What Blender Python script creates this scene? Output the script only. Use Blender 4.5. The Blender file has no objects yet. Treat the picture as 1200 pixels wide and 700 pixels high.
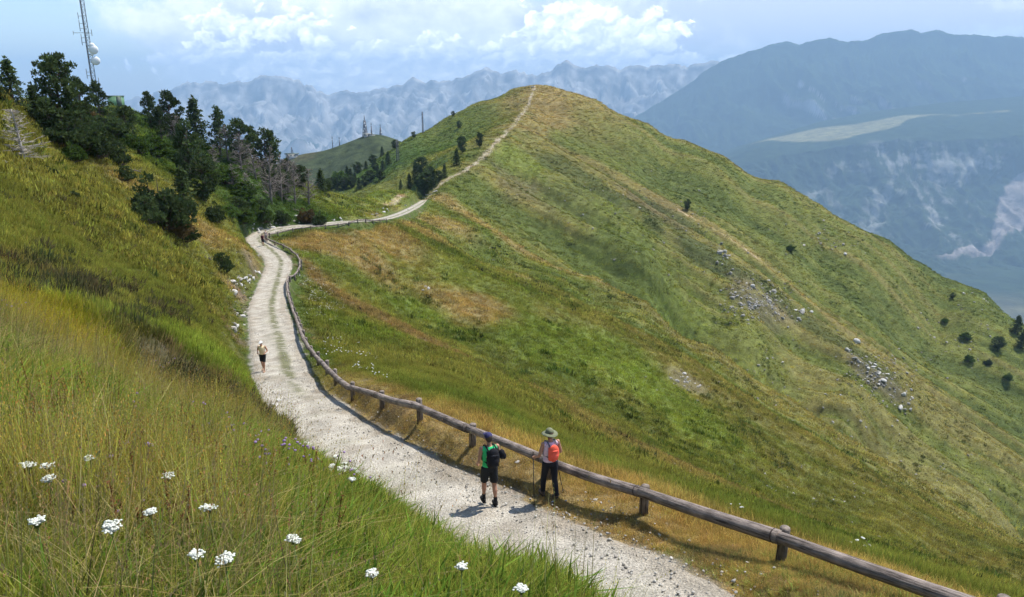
import bpy, bmesh, math, random
import numpy as np
from mathutils import Vector, Matrix, Euler
random.seed(7)
RNG = np.random.default_rng(11)
sc = bpy.context.scene
ROOT = sc.collection
rad = math.radians
# ------------------------------------------------------------------ camera model
F = 867.0
PITCH = rad(15.8)
CP, SP = math.cos(PITCH), math.sin(PITCH)
def P(px, py, Y):
    a = (px-600)/F; b = (350-py)/F
    k = Y/(CP+b*SP)
    return (a*k, Y, (-SP+b*CP)*k)
def W(px, Y, z):
    return ((px-600)/F*(Y*CP-z*SP), Y, z)
def to_px(x, y, z):
    t = y*CP-z*SP
    return 600+F*x/t, 350+F*(-z*CP-y*SP)/t

# ------------------------------------------------------------------ noise
def _h(ix, iy, seed):
    n = (ix.astype(np.int64)*374761393+iy.astype(np.int64)*668265263+seed*982451653) & 0xFFFFFFFF
    n = ((n ^ (n >> 13))*1274126177) & 0xFFFFFFFF
    n = (n ^ (n >> 16)) & 0xFFFFFF
    return n/float(0xFFFFFF)
def vnoise(x, y, seed=0):
    x = np.asarray(x, float); y = np.asarray(y, float)
    fx = np.floor(x); fy = np.floor(y); tx = x-fx; ty = y-fy
    tx = tx*tx*tx*(tx*(tx*6-15)+10); ty = ty*ty*ty*(ty*(ty*6-15)+10)
    a = _h(fx, fy, seed); b = _h(fx+1, fy, seed); c = _h(fx, fy+1, seed); d = _h(fx+1, fy+1, seed)
    return (a+(b-a)*tx)*(1-ty)+(c+(d-c)*tx)*ty
def fbm(x, y, seed=0, o=4, g=0.5):
    s = 0; a = 1; t = 0
    for i in range(o):
        s = s+a*(vnoise(x*2**i+i*17.3, y*2**i-i*9.7, seed+i)-.5)*2; t += a; a *= g
    return s/t
def ridged(x, y, seed=0, o=5, g=.55):
    s = 0; a = 1; t = 0
    for i in range(o):
        s = s+a*(1-np.abs(vnoise(x*2**i+i*7.3, y*2**i-i*3.7, seed+i)-.5)*2); t += a; a *= g
    return s/t
def smooth(a, b, x):
    t = np.clip((x-a)/(b-a), 0, 1); return t*t*(3-2*t)

# ------------------------------------------------------------------ materials
def new_mat(name):
    m = bpy.data.materials.new(name); m.use_nodes = True
    nt = m.node_tree; nt.nodes.clear()
    out = nt.nodes.new('ShaderNodeOutputMaterial')
    return m, nt, out
def N(nt, typ, **kw):
    n = nt.nodes.new(typ)
    for k, v in kw.items():
        if k.startswith('i_'):
            key = k[2:]; key = int(key) if key.isdigit() else key.replace('_', ' ')
            n.inputs[key].default_value = v
        else: setattr(n, k, v)
    return n
def simple(name, col, rough=.7, var=.25, scale=20., bump=.0, metal=0., bscale=None):
    """noisy principled material"""
    m, nt, out = new_mat(name); L = nt.links.new
    tc = N(nt, 'ShaderNodeTexCoord'); no = N(nt, 'ShaderNodeTexNoise'); no.inputs['Scale'].default_value = scale
    no.inputs['Detail'].default_value = 5
    L(tc.outputs['Object'], no.inputs['Vector'])
    mr = N(nt, 'ShaderNodeMapRange'); mr.inputs[1].default_value = .3; mr.inputs[2].default_value = .7
    mr.inputs[3].default_value = 1-var; mr.inputs[4].default_value = 1+var
    L(no.outputs[0], mr.inputs[0])
    mx = N(nt, 'ShaderNodeMix', data_type='RGBA', blend_type='MULTIPLY'); mx.inputs[0].default_value = 1
    mx.inputs[6].default_value = (*col, 1); L(mr.outputs[0], mx.inputs[7])
    b = N(nt, 'ShaderNodeBsdfPrincipled'); b.inputs['Roughness'].default_value = rough; b.inputs['Metallic'].default_value = metal
    b.inputs['Specular IOR Level'].default_value = .25
    L(mx.outputs[2], b.inputs['Base Color'])
    if bump:
        n2 = N(nt, 'ShaderNodeTexNoise'); n2.inputs['Scale'].default_value = bscale or scale*2; n2.inputs['Detail'].default_value = 6
        L(tc.outputs['Object'], n2.inputs['Vector'])
        bp = N(nt, 'ShaderNodeBump'); bp.inputs['Strength'].default_value = bump; bp.inputs['Distance'].default_value = .05
        L(n2.outputs[0], bp.inputs['Height']); L(bp.outputs[0], b.inputs['Normal'])
    L(b.outputs[0], out.inputs[0])
    return m

# ------------------------------------------------------------------ mesh helpers
def mesh_np(name, V, Fq=None, Ft=None, mat=None, smoothf=True, col=None):
    """quads and/or tris arrays -> mesh data"""
    me = bpy.data.meshes.new(name)
    V = np.asarray(V, np.float32); me.vertices.add(len(V)); me.vertices.foreach_set('co', V.ravel())
    idx = []; tot = []
    if Fq is not None and len(Fq): idx.append(np.asarray(Fq, np.int32).ravel()); tot.append(np.full(len(Fq), 4, np.int32))
    if Ft is not None and len(Ft): idx.append(np.asarray(Ft, np.int32).ravel()); tot.append(np.full(len(Ft), 3, np.int32))
    idx = np.concatenate(idx); tot = np.concatenate(tot)
    me.loops.add(len(idx)); me.loops.foreach_set('vertex_index', idx)
    me.polygons.add(len(tot)); st = np.concatenate([[0], np.cumsum(tot)[:-1]]).astype(np.int32)
    me.polygons.foreach_set('loop_start', st); me.polygons.foreach_set('loop_total', tot)
    if smoothf: me.polygons.foreach_set('use_smooth', np.ones(len(tot), bool))
    if col is not None:
        a = me.color_attributes.new('Col', 'FLOAT_COLOR', 'POINT')
        c = np.ones((len(V), 4), np.float32); c[:, :3] = col; a.data.foreach_set('color', c.ravel())
    me.update(calc_edges=True)
    if mat: me.materials.append(mat)
    return me
def link(name, me, parent=None, loc=None):
    o = bpy.data.objects.new(name, me); ROOT.objects.link(o)
    if parent: o.parent = parent
    if loc is not None: o.location = loc
    return o
def tag(o, label=None, cat=None, group=None, kind=None):
    if label: o['label'] = label
    if cat: o['category'] = cat
    if group: o['group'] = group
    if kind: o['kind'] = kind
    return o
def empty(name, loc, label, cat, group=None, rz=0):
    o = bpy.data.objects.new(name, None); ROOT.objects.link(o); o.location = loc; o.rotation_euler = (0, 0, rz)
    o.empty_display_size = .2
    return tag(o, label, cat, group)
class MB:
    def __init__(s): s.V = []; s.T = []; s.Q = []; s.C = []
    def add(s, V, Q=(), T=(), c=None):
        o = len(s.V); s.V += [tuple(v) for v in V]; s.Q += [tuple(i+o for i in q) for q in Q]; s.T += [tuple(i+o for i in t) for t in T]
        s.C += [c or (1, 1, 1)]*len(V)
    def tube(s, pts, rs, n=6, cap=True, c=None, flat=1.0, up=None):
        pts = [Vector(p) for p in pts]
        if not isinstance(rs, (list, tuple)): rs = [rs]*len(pts)
        V = []; prev = None
        for i, p in enumerate(pts):
            d = (pts[min(i+1, len(pts)-1)]-pts[max(i-1, 0)])
            if d.length < 1e-9: d = Vector((0, 0, 1))
            d.normalize()
            if prev is None:
                ref = Vector(up) if up else (Vector((0, 0, 1)) if abs(d.z) < .9 else Vector((1, 0, 0)))
                u = d.cross(ref).normalized()
            else:
                u = (prev-d*prev.dot(d)).normalized()
            prev = u; w = d.cross(u).normalized()
            for k in range(n):
                a = 2*math.pi*k/n; V.append(p+u*math.cos(a)*rs[i]+w*math.sin(a)*rs[i]*flat)
        Q = [(i*n+k, i*n+(k+1) % n, (i+1)*n+(k+1) % n, (i+1)*n+k) for i in range(len(pts)-1) for k in range(n)]
        T = []
        if cap:
            V.append(pts[0]); V.append(pts[-1]); a = len(V)-2; b = len(V)-1; L = (len(pts)-1)*n
            T = [(a, (k+1) % n, k) for k in range(n)]+[(b, L+k, L+(k+1) % n) for k in range(n)]
        s.add(V, Q, T, c)
    def ell(s, c, r, n=12, m=8, M=None, col=None):
        V = [];
        for i in range(m+1):
            ph = math.pi*i/m
            for k in range(n):
                a = 2*math.pi*k/n
                v = Vector((math.sin(ph)*math.cos(a)*r[0], math.sin(ph)*math.sin(a)*r[1], math.cos(ph)*r[2]))
                if M: v = M @ v
                V.append(v+Vector(c))
        Q = [(i*n+k, (i+1)*n+k, (i+1)*n+(k+1) % n, i*n+(k+1) % n) for i in range(m) for k in range(n)]
        s.add(V, Q, (), col)
    def box(s, c, h, M=None):
        V = []
        for x in (-1, 1):
            for y in (-1, 1):
                for z in (-1, 1):
                    v = Vector((x*h[0], y*h[1], z*h[2]));
                    if M: v = M @ v
                    V.append(v+Vector(c))
        s.add(V, [(0, 1, 3, 2), (4, 6, 7, 5), (0, 4, 5, 1), (2, 3, 7, 6), (0, 2, 6, 4), (1, 5, 7, 3)])
    def mesh(s, name, mat=None, smoothf=True, color=False):
        return mesh_np(name, np.array([tuple(v) for v in s.V]), s.Q, s.T, mat, smoothf, np.array(s.C) if color else None)

# ------------------------------------------------------------------ terrain control lines (points on real ground: azimuth pixel, row, distance forward)
def dens(line, step=45):
    out = []
    for a, b in zip(line[:-1], line[1:]):
        n = max(1, int(math.hypot(b[0]-a[0], b[1]-a[1])/step))
        for i in range(n):
            t = i/n; out.append((a[0]+(b[0]-a[0])*t, a[1]+(b[1]-a[1])*t, math.exp(math.log(a[2])*(1-t)+math.log(b[2])*t)))
    out.append(line[-1]); return out
# road centre (x,y,z)
ROAD = [(9.6, 1.5, -5.6), W(1010, 5.5, -6.35), P(788, 700, 9.5), P(652, 640, 12.3), P(556, 590, 15.0), P(455, 533, 18.9), P(394, 488, 24), P(346, 445, 31.4), P(322, 400, 43.4),
        P(314, 360, 62), P(321, 330, 77), P(326, 307, 89), P(315, 293, 97), P(302, 283, 102.5), P(303, 276, 108), W(325, 114, -20.9), W(370, 119, -21.2),
        W(410, 127, -22), W(440, 141, -24.2), P(465, 252, 164), P(485, 243, 200), P(498, 235, 232)]
for _i in range(8):
    ROAD[_i] = (ROAD[_i][0]-.40, ROAD[_i][1]-.26, ROAD[_i][2]-.02)
RW = [1.45, 1.45, 1.45, 1.45, 1.45, 1.42, 1.3, 1.25, 1.5, 1.6, 1.55, 1.5, 1.5, 1.5, 1.5, 1.5, 1.5, 1.5, 1.5, 1.4, 1.3, 1.2]
RAILB = [(9.7, 2.9, -5.5), (8.05, 5.2, -6.1), (6.01, 7.71, -6.68), (4.21, 10.29, -7.32), (2.42, 12.87, -7.96), (.63, 15.45, -8.6), (-1.4, 18.1, -9.03), (-3.17, 20.87, -9.6), (-4.85, 23.6, -10.27), (-6.56, 26.6, -11.0)]
RAILB = [tuple(c*1.035 for c in q) for q in RAILB]
RAILB2 = [P(385, 440, 31.5), P(370, 424, 36), P(357, 408, 43), P(350, 384, 53), P(343, 362, 63), P(339, 341, 75), P(351, 322, 83), P(353, 309, 89.5), P(343, 298, 94.5), P(325, 288, 99.5), P(313, 283, 102.5),
          P(321, 277, 107.8), P(345, 272.5, 112), P(370, 269.5, 115), P(410, 265.5, 123), P(455, 260, 139)]
def resample(pts, step):
    pts = [Vector(p) for p in pts]
    # catmull-rom
    dense = []
    for i in range(len(pts)-1):
        p0 = pts[max(i-1, 0)]; p1 = pts[i]; p2 = pts[i+1]; p3 = pts[min(i+2, len(pts)-1)]
        n = 12
        for k in range(n):
            t = k/n
            dense.append(.5*((2*p1)+(-p0+p2)*t+(2*p0-5*p1+4*p2-p3)*t*t+(-p0+3*p1-3*p2+p3)*t*t*t))
    dense.append(pts[-1])
    out = [dense[0]]; acc = 0
    for a, b in zip(dense[:-1], dense[1:]):
        L = (b-a).length; pos = step-acc
        while pos <= L: out.append(a.lerp(b, pos/L)); pos += step
        acc = (acc+L) % step if L > 0 else acc
    return out
RIB1 = [(335, 296, 92), (365, 318, 90), (400, 345, 88), (450, 375, 84), (520, 410, 79), (600, 445, 73), (700, 500, 68), (800, 545, 65), (900, 590, 62), (1000, 630, 60), (1100, 662, 58.5), (1200, 690, 57), (1400, 740, 55)]
RIB2 = [(464, 259, 145), (538, 298, 140), (590, 324, 136), (646, 350, 132), (700, 376, 130), (800, 430, 125), (900, 490, 120), (1000, 545, 116), (1100, 600, 112), (1200, 650, 108), (1400, 735, 102)]
RIB3 = [(512, 231, 234), (553, 255, 222), (609, 291, 212), (657, 317, 206), (700, 333, 202), (760, 370, 196), (827, 414, 190), (925, 480, 182), (1033, 551, 172), (1200, 634, 160), (1400, 715, 150)]
PATH = [(498, 235, 232), (505, 228, 245), (545, 200, 270), (580, 172, 305), (600, 150, 345), (612, 130, 390), (627, 106, 450)]
RIB4 = [(606, 147, 352), (650, 166, 350), (700, 190, 345), (770, 235, 335), (830, 268, 325), (880, 300, 315), (940, 350, 300), (1000, 400, 285), (1100, 470, 265), (1200, 540, 245), (1400, 650, 220)]
SKYR = [(627, 102, 455), (645, 103, 452), (667, 110, 448), (699, 120, 446), (759, 147, 440), (804, 167, 435), (850, 187, 428), (914, 214, 418), (960, 239, 411), (994, 260, 405), (1040, 280, 400), (1086, 311, 390), (1120, 329, 383), (1154, 343, 376), (1171, 360, 370), (1200, 380, 360), (1280, 430, 345), (1400, 500, 330)]
SKYL = [(627, 102, 455), (600, 105, 458), (560, 121, 462), (520, 141, 455), (480, 163, 440), (440, 189, 415), (405, 211, 385), (385, 226, 372)]
SKYH = [(-250, 70, 45), (-100, 92, 52), (0, 108, 60), (40, 116, 75), (85, 122, 105), (130, 128, 135), (190, 146, 138), (260, 176, 140), (300, 190, 145), (330, 203, 150), (355, 213, 155), (382, 224, 162), (410, 236, 185), (430, 232, 210), (455, 227, 222), (475, 225, 226), (490, 229, 229)]
CTRL = []
def addl(line, step=45): CTRL.extend(dens(line, step))
for l in (RIB1, RIB2, RIB3, RIB4, SKYR, SKYL, SKYH, PATH): addl(l)
for l, f, d in ((SKYR[1:], 1.12, .07), (SKYR[1:], 1.4, .28), (SKYL[1:], 1.13, .08), (SKYL[1:], 1.4, .26)):
    for (a, b, c) in dens(l, 60):
        x, y, z = P(a, b, c); CTRL.append(('w', x*f, y*f, z*f-d*c))
CTRL.append(('w', 14, 520, -22)); CTRL.append(('w', 14, 640, -120))
for (a, b, c) in dens(SKYH, 60):
    x, y, z = P(a, b, c)
    if a < 400:
        CTRL.append(('w', x*1.10, y*1.10, z*1.10-.02*c)); CTRL.append(('w', x*1.45, y*1.45, z*1.45-.14*c))
    else: CTRL.append(('w', x*1.10, y*1.10, z*1.10-.035*c))
for px in (430, 460, 485): CTRL.append(('w',)+W(px, 285, -47))
for px in (300, 340, 380): CTRL.append(('w',)+W(px, 260, -52))
for px in (0, 150, 300, 370): CTRL.append(('w',)+W(px, 450, -110))
# hidden gullies
for l in ([(700, 210, -58), (760, 208, -70), (827, 206, -82), (925, 200, -97), (1033, 192, -112), (1200, 182, -130), (1400, 172, -150)],
          [(460, 102, -29.5), (520, 98, -32.8), (600, 94, -36.5), (700, 89, -40), (800, 86, -44), (900, 84, -48.5), (1000, 81, -52), (1100, 79, -55.5), (1200, 77, -58)],
          [(560, 180, -38.5), (620, 176, -43), (700, 170, -49.5), (800, 163, -59), (900, 156, -69), (1000, 150, -78.5), (1100, 143, -87.5), (1200, 136, -95)]):
    for (a, b, c) in l: CTRL.append(('w',)+W(a, b, c))
for q in ROAD[2:]: CTRL.append(('w',)+tuple(q))
for q in RAILB[1:]+RAILB2: CTRL.append(('w',)+tuple(q))
CTRL += [('w', 4.5, 0.5, -4.0), ('w', 2.4, 0, -2.6), ('w', 0, 0, -1.65), ('w', 9.7, 0, -5.5), ('w', 14, 6, -9.5), ('w', 12, 1, -7.5), ('w', -3, 0, -.9), ('w', -12, 0, 1.5), ('w', -25, 8, 3.5), ('w', 2.2, 2.2, -3.2), ('w', 4.6, 4.6, -5.4), ('w', 25, 10, -17),('w', 50, 20, -38)]
# foreground slope
CTRL += [(-150, 700, 2.1), (0, 700, 2.3), (200, 700, 2.5), (400, 700, 2.9), (560, 700, 3.35), (640, 700, 3.6), (0, 550, 3.6), (200, 600, 3.6), (200, 520, 5.6), (300, 600, 4.0), (400, 620, 4.3), (350, 550, 8), (260, 510, 8.8), (100, 450, 7.5), (0, 470, 5.2)]
addl([(735, 742, 4.0), (650, 727, 4.3), (560, 690, 5.2), (480, 630, 7), (410, 583, 9.6), (375, 552, 12), (352, 519, 14.5), (338, 491, 17)], 60)
# bank foot behind the silhouette
for (px, Y, z) in ((700, 8.4, -7.1), (600, 10.5, -7.9), (520, 13, -8.6), (440, 16.2, -9.5), (392, 19.4, -10.3), (362, 24, -11.1), (325, 29.5, -12.3)): CTRL.append(('w',)+W(px, Y, z))
# green shelf above scarp, scarp
addl([(0, 385, 8.8), (60, 400, 9.8), (130, 412, 11.2), (200, 430, 13.2), (262, 452, 15.6), (330, 468, 19.5)], 60)
addl([(60, 425, 9.2), (140, 445, 10.8), (200, 478, 12.4), (250, 498, 14.4), (330, 508, 17.8)], 60)
addl([(0, 345, 12), (80, 358, 13.5), (150, 376, 16), (240, 405, 20.5), (290, 430, 24)], 60)
CTRL += [(0, 300, 17), (80, 325, 19), (150, 345, 23), (225, 372, 30)]
CTRL += [(0, 200, 38), (100, 250, 40), (0, 145, 52), (60, 180, 60), (200, 320, 42), (240, 345, 47), (268, 378, 45), (120, 300, 36), (40, 250, 30), (160, 220, 68), (210, 255, 72), (240, 268, 80), (282, 290, 80), (296, 302, 81), (280, 330, 70), (268, 350, 60), (200, 270, 62), (100, 200, 62)]
CTRL += [(250, 235, 98), (200, 180, 115), (150, 160, 112), (300, 262, 104), (300, 235, 112), (340, 262, 118), (350, 240, 128), (385, 250, 134), (420, 248, 152), (448, 242, 180), (260, 200, 125), (100, 150, 92), (475, 234, 208)]
# between rail and rib 1
CTRL += [(600, 485, 35), (660, 520, 30), (720, 548, 26), (800, 575, 27), (880, 604, 28), (1000, 643, 26), (1100, 676, 25), (530, 440, 42), (450, 418, 52), (400, 385, 64), (365, 345, 78), (375, 378, 62), (500, 455, 28), (440, 425, 36),(600,505,21),(700,552,17.5)]
# between ribs
CTRL += [(500, 340, 112), (600, 388, 106), (700, 440, 100), (850, 520, 93), (1050, 607, 87), (430, 300, 112), (380, 290, 104), (1200, 670, 82)]
CTRL += [(560, 278, 185), (640, 320, 176), (700, 353, 168), (800, 408, 160)]
# big face
CTRL += [(560, 235, 245), (600, 200, 292), (650, 240, 275), (620, 265, 240), (700, 270, 268), (700, 300, 238), (760, 300, 262), (830, 345, 256), (760, 345, 222), (880, 395, 232), (950, 430, 238), (1050, 500, 220), (640, 200, 310), (1200, 590, 205), (1000, 480, 212)]
CTRL += [(700, 150, 398), (780, 195, 390), (880, 245, 370), (960, 300, 355), (1050, 370, 335), (1150, 440, 310), (640, 130, 410), (1100, 380, 350), (1200, 450, 310)]
# left face of the hill
CTRL += [(600, 122, 430), (560, 145, 410), (540, 170, 372), (510, 165, 410), (500, 198, 318), (470, 200, 345), (440, 215, 345), (410, 222, 345), (520, 195, 290), (492, 215, 275), (450, 200, 380)]
PT = []
for c in CTRL: PT.append(c[1:] if c[0] == 'w' else P(*c))
PT = np.array(PT, float)
def tcoord(x, y):
    r = np.sqrt(x*x+y*y+1.0); th = np.arctan2(x, y)
    return th*3.0, np.log(r), r
def build_tps():
    u, s, r = tcoord(PT[:, 0], PT[:, 1]); e = PT[:, 2]/r
    # thin duplicates
    keep = []
    for i in range(len(u)):
        if all((u[i]-u[j])**2+(s[i]-s[j])**2 > .012**2 for j in keep): keep.append(i)
    u, s, e = u[keep], s[keep], e[keep]; n = len(u)
    d2 = (u[:, None]-u)**2+(s[:, None]-s)**2
    K = np.where(d2 > 0, .5*d2*np.log(d2+1e-300), 0)+np.eye(n)*2e-5
    Pm = np.stack([np.ones(n), u, s], 1)
    A = np.zeros((n+3, n+3)); A[:n, :n] = K; A[:n, n:] = Pm; A[n:, :n] = Pm.T
    w = np.linalg.solve(A, np.concatenate([e, np.zeros(3)]))
    return u, s, w
_u, _s, _w = build_tps()
TH0, TH1, NT = -1.25, 1.25, 620
S0, S1, NS = 0.0, 6.65, 420
gu = np.linspace(TH0, TH1, NT)*3; gs = np.linspace(S0, S1, NS)
GE = np.zeros((NS, NT))
for j in range(NS):
    d2 = (gu[:, None]-_u)**2+(gs[j]-_s)**2
    GE[j] = (.5*d2*np.log(d2+1e-300)) @ _w[:-3]+_w[-3]+_w[-2]*gu+_w[-1]*gs[j]
def _cub(p0, p1, p2, p3, t): return p1+.5*t*(p2-p0+t*(2*p0-5*p1+4*p2-p3+t*(3*(p1-p2)+p3-p0)))
def base_h(x, y):
    u, s, r = tcoord(x, y)
    uu = u/3; back = np.abs(uu) > TH1-.02
    uc = np.clip(uu, TH0+.02, TH1-.02)
    def samp(uc):
        fu = (uc-TH0)/(TH1-TH0)*(NT-1); fs = np.clip((s-S0)/(S1-S0)*(NS-1), 0, NS-1.001)
        iu = np.floor(fu).astype(int); is_ = np.floor(fs).astype(int); tu = fu-iu; ts = fs-is_
        rows = []
        for a in (-1, 0, 1, 2):
            ii = np.clip(is_+a, 0, NS-1)
            g = [GE[ii, np.clip(iu+b, 0, NT-1)] for b in (-1, 0, 1, 2)]
            rows.append(_cub(*g, tu))
        return _cub(*rows, ts)
    e = samp(uc)
    if back.any():
        w = .5+.5*(np.pi-np.abs(uu))/(np.pi-TH1)
        e2 = samp(-uc); e = np.where(back, e*np.clip(w, 0.5, 1)+e2*(1-np.clip(w, .5, 1)), e)
    return e*r
# road as dense polyline
RC = resample(ROAD, .5)
RCa = np.array([tuple(p) for p in RC])
# half width along the road
_rw = np.array(RW); _rp = np.array([tuple(p) for p in ROAD]); _rl = np.concatenate([[0], np.cumsum(np.linalg.norm(np.diff(_rp, axis=0), axis=1))])
_cl = np.concatenate([[0], np.cumsum(np.linalg.norm(np.diff(RCa, axis=0), axis=1))])
RWD = np.interp(_cl, _rl, _rw)
# smooth z along the road
for _ in range(30): RCa[1:-1, 2] = (RCa[:-2, 2]+2*RCa[1:-1, 2]+RCa[2:, 2])/4
PATHa = np.array([P(*c) for c in dens(PATH, 6)])
def near_poly(x, y, A):
    """distance, index (float) along polyline A of points"""
    n = len(x); D = np.full(n, 1e9); I = np.zeros(n); S = np.zeros(n)
    for i in range(len(A)-1):
        ax, ay = A[i, :2]; bx, by = A[i+1, :2]; dx, dy = bx-ax, by-ay; L = dx*dx+dy*dy+1e-12
        t = np.clip(((x-ax)*dx+(y-ay)*dy)/L, 0, 1)
        ex = x-(ax+t*dx); ey = y-(ay+t*dy); d = ex*ex+ey*ey
        m = d < D; D[m] = d[m]; I[m] = i+t[m]; S[m] = np.sign((dx*ey-dy*ex)[m])
    return np.sqrt(D), I, S
def road_info(x, y):
    shp = x.shape; x = x.ravel(); y = y.ravel()
    D = np.full(len(x), 99.); Z = np.zeros(len(x)); Wd = np.full(len(x), 2.0); S = np.zeros(len(x)); I = np.zeros(len(x))
    step = 60
    for i0 in range(0, len(RCa)-1, step):
        A = RCa[i0:i0+step+1]
        m = (x > A[:, 0].min()-9) & (x < A[:, 0].max()+9) & (y > A[:, 1].min()-9) & (y < A[:, 1].max()+9)
        idx = np.nonzero(m)[0]
        if not len(idx): continue
        d, ii, s = near_poly(x[idx], y[idx], A)
        b = d < D[idx]; k = idx[b]; D[k] = d[b]; gi = ii[b]+i0; I[k] = gi; S[k] = s[b]
        f = np.clip(gi, 0, len(RCa)-1.001); j = f.astype(int); t = f-j
        Z[k] = RCa[j, 2]*(1-t)+RCa[j+1, 2]*t; Wd[k] = RWD[np.minimum(j, len(RWD)-1)]
    return D.reshape(shp), Z.reshape(shp), Wd.reshape(shp), S.reshape(shp), I.reshape(shp)
def relief(x, y, r):
    """hummocks, tussocks, rills"""
    k = np.clip(r/60, 0, 1)
    h = fbm(x/1.1, y/1.1, 3, 3)*.05*smooth(1, 6, r)
    h += fbm(x/4.5, y/4.5, 5, 3)*.16*k
    h += fbm(x/14, y/14, 9, 3)*.45*smooth(30, 120, r)
    u = x*.5+y*.866; v = x*.866-y*.5
    far = smooth(120, 230, r)*smooth(-.1, .12, np.arctan2(x, y))*np.clip(np.abs((x-14)*.355+(y-452)*.935)/90, .25, 1)
    h += fbm(u/13, v/120, 21, 4, .6)*5.0*far+fbm(u/34, v/260, 23, 2)*5.5*far
    mid = smooth(45, 80, r)*(1-smooth(130, 190, r))*smooth(-.33, -.1, np.arctan2(x, y)); h += fbm((x*.3+y*.95)/7, (x*.95-y*.3)/60, 25, 3)*.9*mid
    h += fbm(x/45, y/45, 31, 2)*.5*far
    # crag band on the big face
    return h
def ground(x, y):
    x = np.asarray(x, float); y = np.asarray(y, float)
    shp = x.shape; x = np.atleast_1d(x).ravel(); y = np.atleast_1d(y).ravel()
    h = base_h(x, y); r = np.sqrt(x*x+y*y)
    fr = smooth(110, 200, r); tz = h+fbm(x/16, y/16, 61, 3)*3.0
    h = h+.26*fr*np.sin(tz*2*np.pi/2.1)*smooth(-.2, .3, fbm(x/30, y/30, 63, 2))
    D, Z, Wd, S, I = road_info(x, y)
    # S>0 : left of travel direction (uphill bank)
    e = D-Wd
    wL = smooth(0.1, 1.5, e); wR = smooth(.1, .75, e)
    w = np.where(S > 0, wL, wR)
    h = h+relief(x, y, r)*smooth(0, 2, e)
    h = (Z-.06)*(1-w)+h*w+fbm(x/.6, y/.6, 77, 2)*.015*(w < .5)
    return h.reshape(shp)
def G1(x, y): return float(ground(np.array([x]), np.array([y]))[0])
def cast(px, py, y0=3., y1=700., n=260):
    """first ground point seen along a ray (real ground position)"""
    a = (px-600)/F; b = (350-py)/F; n = min(n, 260)
    Y = np.exp(np.linspace(math.log(y0), math.log(y1), n))
    for it in range(2):
        k = Y/(CP+b*SP); x = a*k; z = (-SP+b*CP)*k
        g = ground(x, Y); m = np.nonzero(g > z)[0]
        if not len(m): return cast(px, py+2.5, y0, y1, n) if (it == 0 and py < 300 and y0 >= 15) else (None if it == 0 else np.array([x[-1], Y[-1], g[-1]]))
        i = m[0]
        if it == 0: Y = np.linspace(Y[max(i-1, 0)], Y[i], 24)
    return np.array([x[i], Y[i], g[i]])
# ------------------------------------------------------------------ terrain mesh and its colours, with shade painted in beside two ribs
LIN = lambda r, g, b: np.array([r, g, b])
GREEN = LIN(.075, .105, .022); LUSH = LIN(.095, .136, .024); OLIVE = LIN(.108, .120, .030); DRY = LIN(.185, .152, .062); DARKG = LIN(.045, .060, .016); STRAW = LIN(.27, .20, .085); EARTH = LIN(.20, .155, .10); SHRUBG = LIN(.040, .075, .018)
def lw(line): return np.array([P(*c) for c in dens(line, 20)])
L1, L3, L4 = lw(RIB1), lw(RIB3[:7]), lw(RIB4)
LT = lw([(170, 212, 68), (215, 240, 74), (255, 265, 82), (290, 285, 84)])
L_SHADE4 = lw([(650, 192, 318), (700, 225, 308), (780, 268, 298), (850, 318, 282), (930, 378, 268), (1010, 435, 252)]); L_SHADE3 = lw([(720, 322, 215), (780, 365, 206), (850, 412, 200), (950, 475, 192), (1060, 545, 182)])  # dark green bands: shade of the faces beside two ribs put into the turf colour
LP = lw([(795, 243, 330), (830, 268, 325), (860, 287, 319), (888, 306, 312)])
SPOTS = []   # (x,y,radius, colour, strength)
def spot(px, py, R, c, s, y0=3):
    q = cast(px, py, y0)
    if q is not None: SPOTS.append((q[0], q[1], R, c, s))
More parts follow.
